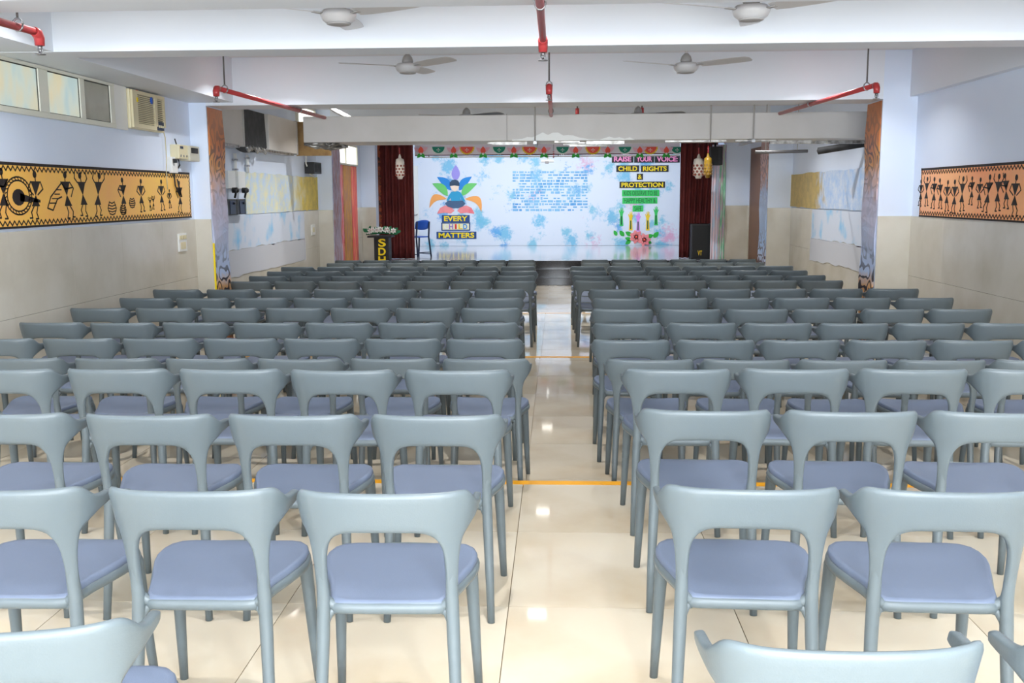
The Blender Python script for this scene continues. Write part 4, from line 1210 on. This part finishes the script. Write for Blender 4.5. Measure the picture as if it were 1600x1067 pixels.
for k in range(5):
    MB().lathe((p.x, p.y, p.z - 0.03 * k), [(0.005, 0), (0.022, 0.012), (0.005, 0.024)], 8).build('bead', M['red'], t)

# ---------------------------------------------------------------- stage curtains
def curtain(name, label, x0, x1, Y, z0, z1, m, folds, gather=0.0, edge=None, gx=0.0):
    mb = MB()
    nx, nz = folds * 8, 10
    vs = []; fs = []
    for side in (0, 1):
        for j in range(nz + 1):
            tz = j / nz
            z = z0 + (z1 - z0) * tz
            for i in range(nx + 1):
                u = i / nx
                x = x0 + (x1 - x0) * u
                x += gx * math.sin(PI * min(1, tz * 1.0)) * 0 + gather * (1 - tz) * (u if gather < 0 else (1 - u)) 
                y = Y + 0.045 * math.sin(u * folds * 2 * PI + 0.3 * math.sin(tz * 3)) + (0.012 if side else 0)
                vs.append((x, y, z))
    k = (nx + 1)
    N = k * (nz + 1)
    for j in range(nz):
        for i in range(nx):
            a = j * k + i
            fs.append((a, a + 1, a + k + 1, a + k)); fs.append((N + a, N + a + k, N + a + k + 1, N + a + 1))
    for j in range(nz):
        a = j * k; b = j * k + nx
        fs.append((a, a + k, N + a + k, N + a)); fs.append((b, N + b, N + b + k, b + k))
    for i in range(nx):
        fs.append((i, N + i, N + i + 1, i + 1)); a = nz * k + i; fs.append((a, a + 1, N + a + 1, N + a))
    mb.add(vs, fs, True)
    t = thing(name, label, 'curtain', ((x0 + x1) / 2, Y, z0))
    mb.build('cloth', m, t)
    tr = MB().tube([(x0 - 0.05, Y, z1 + 0.02), (x1 + 0.05, Y, z1 + 0.02)], 0.015, 8).build('rail', M['maroon_rod'], t)
    if edge:
        MB().tube([(edge, Y - 0.07, z0 + (z1 - z0) * i / 40) for i in range(41)], [(0.07 + 0.012 * math.sin(i * 2.3), 0.03) for i in range(41)], 10).build('patterned_border', M['curtain_edge'], t)
    return t
CY = YS + 0.7
curtain('stage_curtain', 'maroon stage curtain behind the podium and the blue chair', at_y(588, 330, CY).x, at_y(647, 330, CY).x, CY, ST + 0.012, 2.6, M['curtain'], 6, edge=at_y(592, 330, CY).x)
curtain('stage_curtain', 'maroon stage curtain behind the black floor speaker', at_y(1062, 330, CY).x, at_y(1120, 330, CY).x, CY, ST + 0.012, 2.6, M['curtain'], 6, gather=-0.16)
# painted hangings and brown door on the far side
for px0, px1, m, lab in ((1111, 1123, 'streak_white', 'white streaked hanging beside the maroon curtain and the speaker'), (1123, 1133, 'streak_green', 'green streaked hanging next to the plain stage pier')):
    x0, x1 = at_y(px0, 330, YS - 0.03).x, at_y(px1, 330, YS - 0.03).x
    mb = MB()
    n = 8; vs = []; fs = []
    for i in range(n + 1):
        x = x0 + (x1 - x0) * i / n
        y = YS - 0.03 - 0.012 * math.sin(i * 2.0)
        for z in (ST - 0.45 + 0.01, 2.45):
            vs += [(x, y, z), (x, y + 0.02, z)]
    for i in range(n):
        a, b = i * 4, i * 4 + 4
        fs += [(a, b, b + 2, a + 2), (a + 1, a + 3, b + 3, b + 1), (a + 2, b + 2, b + 3, a + 3), (a, a + 1, b + 1, b)]
    fs += [(0, 2, 3, 1), (n * 4, n * 4 + 1, n * 4 + 3, n * 4 + 2)]
    tag(mb.add(vs, fs).build('hanging_cloth', M[m]), lab, 'hanging', 'painted hangings beside the stage')
dr = setting('door_2', (3.86, 19.2, TD))
MB().box((3.86, 17.9, TD), (3.898, 20.5, 2.35), 0.004).build('leaf', M['brown_door'], dr)
MB().box((3.80, 17.78, TD), (3.898, 17.92, 2.42), 0.004).build('frame', M['brown_door'], dr)
MB().tube([(3.80, 18.1, 1.9), (3.6, 18.1, 1.9), (3.58, 18.1, 1.86)], 0.012, 6).build('closer_arm', M['steel'], dr)

# ---------------------------------------------------------------- things on and in front of the stage
# podium with letters and a garland
px_l, px_r = at_y(585, 390, 20.0).x, at_y(608, 390, 20.0).x
pod = thing('podium', 'black podium with large yellow letters S D H below a flower garland', 'podium', ((px_l + px_r) / 2, 20.1, TD))
tp = at_y(596, 368.5, 19.95).z
MB().box((px_l, 19.97, TD), (px_r, 20.3, tp - 0.036), 0.006).build('column', M['board_black'], pod)
MB().box((at_y(574, 372, 19.95).x, 19.93, tp - 0.035), (at_y(612, 372, 19.95).x, 20.35, tp), 0.006).build('top', M['board_black'], pod)
MB().box((px_l - 0.06, 19.94, TD), (px_r + 0.06, 20.34, TD + 0.06), 0.006).build('base', M['board_black'], pod)
for ch, y0, y1 in (('S', 373, 385.5), ('D', 387, 399), ('H', 400.5, 412)):
    text_on(ch, at_y(591, y0, 19.96).x, at_y(602.5, y0, 19.96).x, at_y(596, y1, 19.96).z, at_y(596, y0, 19.96).z, 19.962, M['yellow'], pod, 'letter', 0.03)
random.seed(3)
gl = thing('flower_garland', 'garland of white daisies and green leaves lying along the podium top', 'garland', ((px_l + px_r) / 2, 20.05, tp))
gx0, gx1 = at_y(571, 362, 19.95).x, at_y(620, 366, 19.95).x
leaf_n = 0
for k in range(15):
    u = (k + 0.5) / 15
    c = Vector((gx0 + (gx1 - gx0) * u, 20.0 + random.uniform(-0.05, 0.05), tp + 0.04 + 0.05 * math.sin(u * PI) + random.uniform(0, 0.05)))
    a = random.uniform(0, 2 * PI)
    e = c + Vector((math.cos(a) * 0.1, -0.03, math.sin(a) * 0.08 + 0.02))
    fnl = lambda uu, vv, d, c=c: Vector((uu, c.y - 0.02 + d, vv))
    MB().prism(leafshape((c.x, c.z), (e.x, e.z), 0.32), fnl, 0.006).build('leaf', M['dark_leaf'], gl)
    MB().prism(leafshape((c.x, c.z), (c.x - (e.x - c.x), c.z + 0.5 * abs(e.z - c.z) + 0.03), 0.3), fnl, 0.006).build('leaf', M['dark_leaf'], gl)
    if k % 2 == 1 or k in (2, 6, 10):
        mb = MB()
        for q in range(6):
            an = q * PI / 3 + k
            mb.prism(leafshape((c.x, c.z), (c.x + math.cos(an) * 0.062, c.z + math.sin(an) * 0.062), 0.3, 0, 5), lambda uu, vv, d, c=c: Vector((uu, c.y - 0.05 + d, vv)), 0.006)
        dz = mb.build('daisy', M['white'], gl)
        MB().lathe((c.x, c.y - 0.05, c.z), [(0.006, -0.004), (0.004, -0.010)], 8, 'Y').build('centre', M['red_card'], dz)
MB().tube([(gx0, 20.02, tp + 0.03), ((gx0 + gx1) / 2, 20.02, tp + 0.06), (gx1, 20.02, tp + 0.03)], 0.02, 6).build('stem', M['dark_leaf'], gl)

# blue chair on the stage
def blue_chair():
    Y = 22.3
    c = at_y(652.5, 400, Y)
    t = thing('blue_chair', 'bright blue plastic chair with dark legs on the stage beside the maroon curtain', 'chair', (0, 0, 0))
    z = 0.0
    # local frame: seat faces -x+y, built about the origin, then turned
    mb = MB()
    mb.box((-0.19, -0.19, 0.43), (0.19, 0.19, 0.455), 0.012)
    mb.build('seat', M['blue'], t)
    mb = MB(); n = 8; vs = []; fs = []
    for d in (0, 0.014):
        for j in range(5):
            v = j / 4
            for i in range(n + 1):
                u = i / n * 2 - 1
                zz = 0.60 + 0.22 * v - (0.03 * u * u if j == 4 else 0) + (0.02 * u * u if j == 0 else 0)
                vs.append((u * (0.19 - 0.015 * (v == 1) - 0.01 * (v == 0)), -0.2 - 0.05 * v + 0.05 * u * u - d, zz))
    k = n + 1; N = k * 5
    for j in range(4):
        for i in range(n):
            a = j * k + i
            fs.append((a, a + 1, a + k + 1, a + k)); fs.append((N + a, N + a + k, N + a + k + 1, N + a + 1))
        a = j * k; b = j * k + n
        fs.append((a, a + k, N + a + k, N + a)); fs.append((b, N + b, N + b + k, b + k))
    for i in range(n):
        fs.append((i, N + i, N + i + 1, i + 1)); a = 4 * k + i; fs.append((a, a + 1, N + a + 1, N + a))
    mb.add(vs, fs, True).build('backrest', M['blue'], t)
    for s in (-1, 1):
        MB().tube([(s * 0.17, -0.225, 0.78), (s * 0.175, -0.19, 0.44), (s * 0.19, -0.25, 0.0)], 0.019, 8).build('leg', M['navy'], t)
        MB().tube([(s * 0.175, 0.15, 0.43), (s * 0.19, 0.2, 0.0)], 0.019, 8).build('leg', M['navy'], t)
        MB().tube([(s * 0.185, -0.24, 0.06), (s * 0.188, 0.19, 0.06)], 0.011, 6).build('stretcher', M['navy'], t)
    MB().tube([(-0.186, -0.24, 0.1), (0.186, -0.24, 0.1)], 0.011, 6).build('stretcher', M['navy'], t)
    t.location = (c.x, Y, ST + 0.006)
    t.rotation_euler = (0, 0, math.radians(46))
blue_chair()

# floor speaker and hung speaker
def speaker(label, px0, px1, py0, py1, Y, dep, floor=False):
    a, b = at_y(px0, py0, Y), at_y(px1, py1, Y)
    z0 = ST + 0.006 if floor else b.z
    t = thing('loudspeaker', label, 'speaker', ((a.x + b.x) / 2, Y + dep / 2, z0))
    MB().box((a.x, Y, z0), (b.x, Y + dep, a.z), 0.015).build('cabinet', M['black'], t)
    MB().box((a.x + 0.025, Y - 0.012, z0 + 0.03), (b.x - 0.09, Y, a.z - 0.03), 0.005).build('grille', M['grille'], t)
    if floor:
        text_on('VT', a.x + 0.13, a.x + 0.22, z0 + 0.09, z0 + 0.19, Y - 0.018, M['gold_card'], t, 'emblem', 0.02)
        for s in (0.3, 0.6):
            MB().tube([(b.x + 0.0, Y + dep * 0.3, z0 + (a.z - z0) * s), (b.x + 0.02, Y + dep * 0.5, z0 + (a.z - z0) * s), (b.x, Y + dep * 0.7, z0 + (a.z - z0) * s)], 0.01, 6).build('handle', M['soft_black'], t)
    else:
        MB().tube([((a.x + b.x) / 2, Y + dep / 2, a.z), ((a.x + b.x) / 2, Y + dep / 2, CEIL)], 0.02, 8).build('bracket', M['black'], t)
    return t
speaker('tall black floor speaker with small gold emblem standing on the stage', 1081, 1120, 350, 402, 20.95, 0.38, True)
speaker('black speaker hung high above the floor speaker near the lanterns', 1109, 1129, 229, 258, 20.42, 0.3)

# hanging lanterns
def lantern(label, px, y_top, y_bot, wpx, Y, m, holes):
    a, b = at_y(px, y_top, Y), at_y(px, y_bot, Y)
    s = at_y(px + 1, y_top, Y).x - a.x
    h = a.z - b.z; r = wpx / 2 * s
    t = thing('hanging_lantern', label, 'lantern', (a.x, Y, b.z), 'paper lanterns over the stage front')
    c = (a.x, Y, b.z)
    MB().lathe(c, [(r * 0.5, 0.0), (r * 0.62, h * 0.08), (r * 0.9, h * 0.12), (r, h * 0.3), (r, h * 0.58), (r * 0.95, h * 0.62), (r, h * 0.64), (r * 0.85, h * 0.78), (r * 0.35, h * 0.82), (r * 0.3, h * 0.88), (r * 0.08, h)], 10).build('shade', m, t)
    d = MB()
    for j in range(4):
        for i in range(8):
            an = 2 * PI * (i + 0.5 * (j % 2)) / 8
            zz = b.z + h * (0.16 + 0.12 * j)
            rr = r * 1.0 + 0.003
            p = Vector((a.x + math.cos(an) * rr, Y + math.sin(an) * rr, zz))
            n = Vector((math.cos(an), math.sin(an), 0)); v = Vector((-math.sin(an), math.cos(an), 0))
            ps = [p + v * math.cos(q * PI / 3) * r * 0.24 + Vector((0, 0, math.sin(q * PI / 3) * r * 0.24)) + n * 0.004 for q in range(6)]
            d.add(ps + [q_ - n * 0.02 for q_ in ps], [tuple(range(6)), tuple(reversed(range(6, 12)))] + [(q, (q + 1) % 6, 6 + (q + 1) % 6, 6 + q) for q in range(6)])
    d.build('cut_out_dots', holes, t)
    MB().tube([(a.x, Y, a.z - 0.02), (a.x, Y, a.z + 0.12)], 0.012, 6).build('ribbon', M['red'], t)
    MB().tube([(a.x, Y, a.z + 0.1), (a.x, Y, CEIL)], 0.004, 5).build('string', M['black'], t)
lantern('white and rust paper lantern hanging before the curtain above the podium', 624.5, 240, 280, 14, YS - 0.15, M['lantern_white'], M['lantern_holes'])
lantern('white dotted paper lantern hanging beside the golden lantern', 1092, 240, 279, 17, YS - 0.15, M['lantern_white'], M['lantern_holes'])
lantern('golden lantern hanging beside the white dotted lantern', 1106.5, 238, 278, 13, YS - 0.8, M['lantern_gold'], M['ply'])

# ---------------------------------------------------------------- the rows of grey chairs
def evaluated(mb, name, thick, sub):
    me = mb.mesh(name)
    o = bpy.data.objects.new(name, me); C.objects.link(o)
    m1 = o.modifiers.new('s', 'SOLIDIFY'); m1.thickness = thick; m1.offset = 0
    m2 = o.modifiers.new('b', 'SUBSURF'); m2.levels = sub; m2.render_levels = sub
    bpy.context.view_layer.update()
    r = bpy.data.meshes.new_from_object(o.evaluated_get(bpy.context.evaluated_depsgraph_get()))
    bpy.data.objects.remove(o)
    for p in r.polygons: p.use_smooth = True
    r.name = name
    return r
PLAN = [(0.0, -0.222), (0.05, -0.2205), (0.10, -0.216), (0.145, -0.206), (0.182, -0.190), (0.208, -0.166), (0.221, -0.136), (0.227, -0.10), (0.229, -0.065), (0.229, -0.03)]
LEN = [0.0]
for (a, b), (c, d) in zip(PLAN, PLAN[1:]):
    LEN.append(LEN[-1] + math.hypot(c - a, d - b))
def plan(u):
    s = 1 if u >= 0 else -1
    u = min(abs(u), LEN[-1])
    for i in range(len(PLAN) - 1):
        if u <= LEN[i + 1] + 1e-9:
            t = (u - LEN[i]) / (LEN[i + 1] - LEN[i])
            return s * (PLAN[i][0] + t * (PLAN[i + 1][0] - PLAN[i][0])), PLAN[i][1] + t * (PLAN[i + 1][1] - PLAN[i][1])
def interp(tab, x):
    for (a, b), (c, d) in zip(tab, tab[1:]):
        if x <= c: return b + (d - b) * (x - a) / (c - a)
    return tab[-1][1]
UM = LEN[-1]
TOP = [(0, 0.738), (0.10, 0.738), (0.20, 0.738), (0.219, 0.735), (0.242, 0.718), (0.258, 0.702), (0.275, 0.695), (0.30, 0.692), (UM - 0.01, 0.690), (UM, 0.680)]
BOT = [(0, 0.630), (0.09, 0.628), (0.115, 0.623), (0.135, 0.612), (0.219, 0.612), (0.242, 0.632), (0.27, 0.648), (0.30, 0.655), (UM - 0.01, 0.658), (UM, 0.667)]
def shell(u, z):
    x, y = plan(u)
    # the whole back leans away, the posts run slightly inwards below the band
    x *= 1.0 + 0.55 * (z - 0.735) if z > 0.6 else 0.92575 - 0.05 * (0.6 - z)
    return Vector((x * 1.03, y - (z - 0.60) * 0.16, z))
def make_back():
    mb = MB()
    us = [0, 0.03, 0.06, 0.09, 0.115, 0.135, 0.151, 0.167, 0.184, 0.202, 0.219, 0.242, 0.258, 0.275, 0.30, UM - 0.01, UM]
    us = [-u for u in reversed(us[1:])] + us
    nz = 4
    idx = {}
    vs = []; fs = []
    for i, u in enumerate(us):
        lo, hi = interp(BOT, abs(u)), interp(TOP, abs(u))
        for j in range(nz + 1):
            idx[(i, j)] = len(vs)
            vs.append(shell(u, lo + (hi - lo) * j / nz))
    for i in range(len(us) - 1):
        for j in range(nz):
            fs.append((idx[(i, j)], idx[(i + 1, j)], idx[(i + 1, j + 1)], idx[(i, j + 1)]))
    # posts
    INN = [(0.40, 0.166), (0.50, 0.165), (0.55, 0.163), (0.575, 0.159), (0.597, 0.149), (0.612, 0.135)]
    OUT = [(0.40, 0.196), (0.50, 0.197), (0.54, 0.200), (0.565, 0.204), (0.59, 0.211), (0.612, 0.219)]
    zs = [0.612, 0.602, 0.586, 0.56, 0.52, 0.48, 0.43]
    for s in (-1, 1):
        cols = [i for i, u in enumerate(us) if 0.134 < s * u < 0.220]
        if s < 0: cols = cols[::-1]
        fr_ = [(abs(us[i]) - 0.135) / 0.084 for i in cols]
        prev = [idx[(i, 0)] for i in cols]
        for z in zs[1:]:
            a, b = interp(INN, z), interp(OUT, z)
            row = []
            for f in fr_:
                row.append(len(vs)); vs.append(shell(s * (a + (b - a) * f), z))
            for k in range(len(row) - 1):
                fs.append((prev[k], prev[k + 1], row[k + 1], row[k]))
            prev = row
    mb.add(vs, fs, True)
    me = evaluated(mb, 'backrest', 0.019, 1)
    me.materials.append(M['chair'])
    return me
def make_rear_leg(s):
    P = lambda u, z: shell(s * u, z)
    a = P(0.181, 0.56); a2 = P(0.181, 0.52); b = P(0.181, 0.475); c = P(0.181, 0.43)
    nrm = P(0.185, 0.5) - P(0.177, 0.5); nrm = Vector((nrm.y, -nrm.x, 0)).normalized()
    pts = [a, a2, b, c, Vector((s * 0.170, c.y - 0.006, 0.33)), Vector((s * 0.176, c.y - 0.024, 0.16)), Vector((s * 0.181, c.y - 0.046, 0.0))]
    return MB().tube(pts, [(0.010, 0.003), (0.014, 0.0085), (0.0165, 0.0125), (0.0178, 0.0165), (0.0175, 0.0175), (0.015, 0.016), (0.0125, 0.0135)], 12, True, nrm)
def seat_outline(n=44):
    """D shape: straight narrow rear, flaring sides, rounded wide front"""
    half = [(0.0, -0.168), (0.06, -0.168), (0.11, -0.168), (0.135, -0.165), (0.148, -0.150), (0.154, -0.12), (0.165, -0.07), (0.185, -0.01), (0.202, 0.045), (0.210, 0.09), (0.209, 0.13), (0.199, 0.165), (0.178, 0.197), (0.146, 0.221), (0.105, 0.236), (0.055, 0.244), (0.0, 0.247)]
    half = [(x * 1.03, y) for x, y in half]
    return half + [(-x, y) for x, y in half[-2:0:-1]]
def make_seat():
    out = seat_outline()
    n = len(out)
    cx, cy = 0.0, 0.04
    rings = [(0.90, -0.034), (0.975, -0.026), (1.0, -0.012), (0.99, -0.003), (0.965, 0.002), (0.92, 0.0), (0.84, -0.0025), (0.72, -0.005), (0.58, -0.0075), (0.44, -0.009), (0.3, -0.0098), (0.16, -0.0102), (0.05, -0.0103)]
    vs = []; fs = []
    for sc, dz in rings:
        for x, y in out:
            yy = cy + (y - cy) * sc
            z = 0.440 + dz + 0.010 * yy / 0.24 - 0.016 * max(0, (yy - 0.16) / 0.08) ** 2 + 0.14 * (sc * x) ** 2 - (0.012 * max(0, (-0.10 - yy) / 0.07) if dz > -0.02 else 0)
            vs.append((cx + (x - cx) * sc, cy + (y - cy) * sc, z))
    for r in range(len(rings) - 1):
        for i in range(n):
            fs.append((r * n + i, r * n + (i + 1) % n, (r + 1) * n + (i + 1) % n, (r + 1) * n + i))
    fs.append(tuple(reversed(range(n)))); fs.append(tuple((len(rings) - 1) * n + i for i in range(n)))
    return MB().add(vs, fs, True)
def make_rim():
    out = seat_outline()
    pts = [Vector((x * 1.0, y, 0.412 + 0.010 * y / 0.24 + 0.03 * x * x)) for x, y in out]
    mb = MB()
    n = len(pts)
    vs = []; fs = []
    m = 8
    for i, p in enumerate(pts):
        t = (pts[(i + 1) % n] - pts[i - 1]).normalized()
        a = t.cross(Vector((0, 0, 1))).normalized()
        for j in range(m):
            an = 2 * PI * j / m
            vs.append(p + a * math.cos(an) * 0.012 + Vector((0, 0, 1)) * math.sin(an) * 0.0165 - a * 0.006)
    for i in range(n):
        for j in range(m):
            fs.append((i * m + j, i * m + (j + 1) % m, ((i + 1) % n) * m + (j + 1) % m, ((i + 1) % n) * m + j))
    mb.add(vs, fs, True)
    for s in (-1, 1):                          # horns joining the seat to the rear legs
        c = shell(s * 0.181, 0.42)
        mb.tube([(s * 0.085, -0.148, 0.404), (s * 0.125, -0.156, 0.408), (s * 0.150, c.y + 0.010, 0.413), (c.x - s * 0.004, c.y + 0.003, 0.430), (c.x, c.y, 0.455)], [0.009, 0.013, 0.015, 0.013, 0.008], 10)
        mb.tube([(s * 0.125, -0.150, 0.40), (s * 0.152, c.y + 0.010, 0.394), (c.x - s * 0.004, c.y, 0.372), (c.x - s * 0.001, c.y, 0.345)], [0.010, 0.013, 0.012, 0.008], 10)
    return mb
def make_front_leg(s):
    return MB().tube([(s * 0.180, 0.165, 0.425), (s * 0.191, 0.176, 0.39), (s * 0.196, 0.186, 0.30), (s * 0.202, 0.202, 0.15), (s * 0.208, 0.222, 0.0)], [(0.022, 0.026), (0.021, 0.024), (0.0185, 0.02), (0.0155, 0.016), (0.0125, 0.0125)], 10)
CH = {}
CH['backrest'] = [make_back()]
def shared(nm, mb, m):
    me = mb.mesh(nm); me.materials.append(m); return me
CH['seat'] = [shared('seat', make_seat(), M['seat'])]
CH['seat_frame'] = [shared('seat_frame', make_rim(), M['chair'])]
CH['leg'] = [shared('leg', make_rear_leg(s), M['chair']) for s in (-1, 1)] + [shared('leg', make_front_leg(s), M['chair']) for s in (-1, 1)]
chair0 = bpy.data.objects.new('plastic_chair', None)
chair0.empty_display_size = 0.1
C.objects.link(chair0)
for nm, ms in CH.items():
    for me in ms:
        o = bpy.data.objects.new(nm, me); C.objects.link(o); o.parent = chair0
def proj_x(p):
    v = CAM_R.transposed() @ (Vector(p) - Vector((0, 0, CAM_H)))
    return 800 + F_PX * v.x / -v.z
def chair_x(px, Yb, z):
    """world x of a chair whose back spans the picture symmetrically about column px"""
    lo, hi = -8.0, 8.0
    for _ in range(40):
        x = (lo + hi) / 2
        xs = [proj_x((x + sx * 0.243, Yb + dy, z + 0.70)) for sx in (-1, 1) for dy in (0.09, 0.2)]
        if min(xs) + max(xs) < 2 * px: lo = x
        else: hi = x
    return x
used = []
def place(x, y, z, rz, label, group):
    if not used:
        r = chair0
    else:
        r = chair0.copy(); C.objects.link(r)
        for ch in list(chair0.children):
            c = ch.copy(); C.objects.link(c); c.parent = r
    used.append(r)
    r.location = (x, y, z)
    r.rotation_euler = (0, 0, rz)
    tag(r, label, 'chair', group)
# (pixel row of the back's top edge, tier height, centres window side, centres other side), measured on the picture
WIN = {1: (769, [605, 318, 25]), 2: (650, [684, 466, 248, 28]), 3: (578.8, [716, 541, 369, 196, 24]), 4: (564, [758.8, 615.6, 472, 330, 184, 38]),
       5: (530, [756, 633.5, 508, 384, 262, 136, 12]), 6: (504.5, [757, 645, 534, 424, 313, 202, 88]), 7: (481.3, [767, 666, 564.5, 464, 363.5, 262, 161]),
       8: (465.4, [775, 684, 593, 502, 410, 321, 232]), 9: (451.9, [781, 700, 616, 532, 447, 364, 281]), 10: (439, [800, 733, 666.5, 599, 533, 470, 402]),
       11: (430.7, [800.5, 738, 676, 614, 552, 490, 428]), 12: (423.4, [807, 748, 690, 630.5, 571, 512, 453]), 13: (416.3, [804, 749, 694, 639.5, 584.5, 529.5, 475]),
       14: (410.6, [812, 766, 721, 675, 629, 583, 537]), 15: (406.1, [812, 768, 724, 681, 637, 593, 549])}
OPP = {1: (766, [1171, 1466]), 2: (643, [1105, 1326, 1541]), 3: (577, [1060, 1242, 1423, 1600]), 4: (565.5, [1022, 1171, 1317, 1468, 1617]),
       5: (531.5, [991, 1119, 1246, 1377, 1510, 1642]), 6: (505, [984, 1099, 1212, 1328, 1445, 1561]), 7: (483, [974.5, 1079, 1181.5, 1283, 1388, 1495]),
       8: (465.5, [969.5, 1062, 1155, 1250, 1345.5, 1441.5]), 9: (451.5, [961, 1047, 1133, 1219.5, 1306, 1391]), 10: (438.5, [934.5, 1003, 1071, 1139, 1207, 1276]),
       11: (430.5, [931, 996, 1060.5, 1125, 1188, 1251]), 12: (423, [924, 984.5, 1046, 1106, 1165, 1225]), 13: (416, [923, 979, 1033.5, 1090, 1147, 1204]),
       14: (410.5, [933.5, 980, 1027, 1074, 1121, 1168]), 15: (405.5, [931.5, 977.5, 1023, 1068, 1112, 1157])}
ORD = ['first', 'second', 'third', 'fourth', 'fifth', 'sixth', 'seventh', 'eighth', 'ninth', 'tenth', 'eleventh', 'twelfth', 'thirteenth', 'fourteenth', 'fifteenth', 'sixteenth']
random.seed(21)
for side, tab in (('window-side', WIN), ('opposite', OPP)):
    for r, (py, cs) in tab.items():
        tz = TA if r < 4 else (TB if r < 10 else (TC if r < 14 else TD))
        Yb = sum(at_z(c, py, tz + 0.738).y for c in cs[:2]) / 2
        xs = [chair_x(px, Yb, tz) for px in cs]
        sg = -1 if side == 'window-side' else 1
        for k in range(1, len(xs)):                # neighbours only just clear each other
            if sg * (xs[k] - xs[k - 1]) < 0.492: xs[k] = xs[k - 1] + sg * 0.492
        xs = [x + (chair_x(cs[-1], Yb, tz) - xs[-1]) * 0.4 for x in xs]
        for k, px in enumerate(cs):
            y = Yb + 0.244
            if r == 4: y = max(y, S1 + 0.30)
            if side == 'window-side':
                lab = 'grey plastic chair, window-side block, %s row from the camera, %s from the aisle' % (ORD[r], ORD[k])
            else:
                lab = 'grey plastic chair, block away from the windows, %s row from camera, %s from aisle' % (ORD[r], ORD[k])
            place(xs[k], y + random.uniform(-0.008, 0.008), tz, math.radians(random.uniform(-0.7, 0.7) + (0.8 if sg < 0 else -1.8)), lab, 'grey chairs in the %s block' % ('window-side' if side == 'window-side' else 'far-side'))
place(-1.0, 1.79, TA, math.radians(8), 'grey plastic chair alone in the row nearest the camera, window-side block, partly cut off', 'grey chairs in the window-side block')
place(chair_x(1310, 1.535, TA), 1.775, TA, math.radians(1.5), 'grey plastic chair nearest the camera beside the aisle, away from the windows', 'grey chairs in the far-side block')
place(chair_x(1795, 1.535, TA), 1.785, TA, math.radians(0), 'grey plastic chair nearest the camera of which only the back corner shows', 'grey chairs in the far-side block')
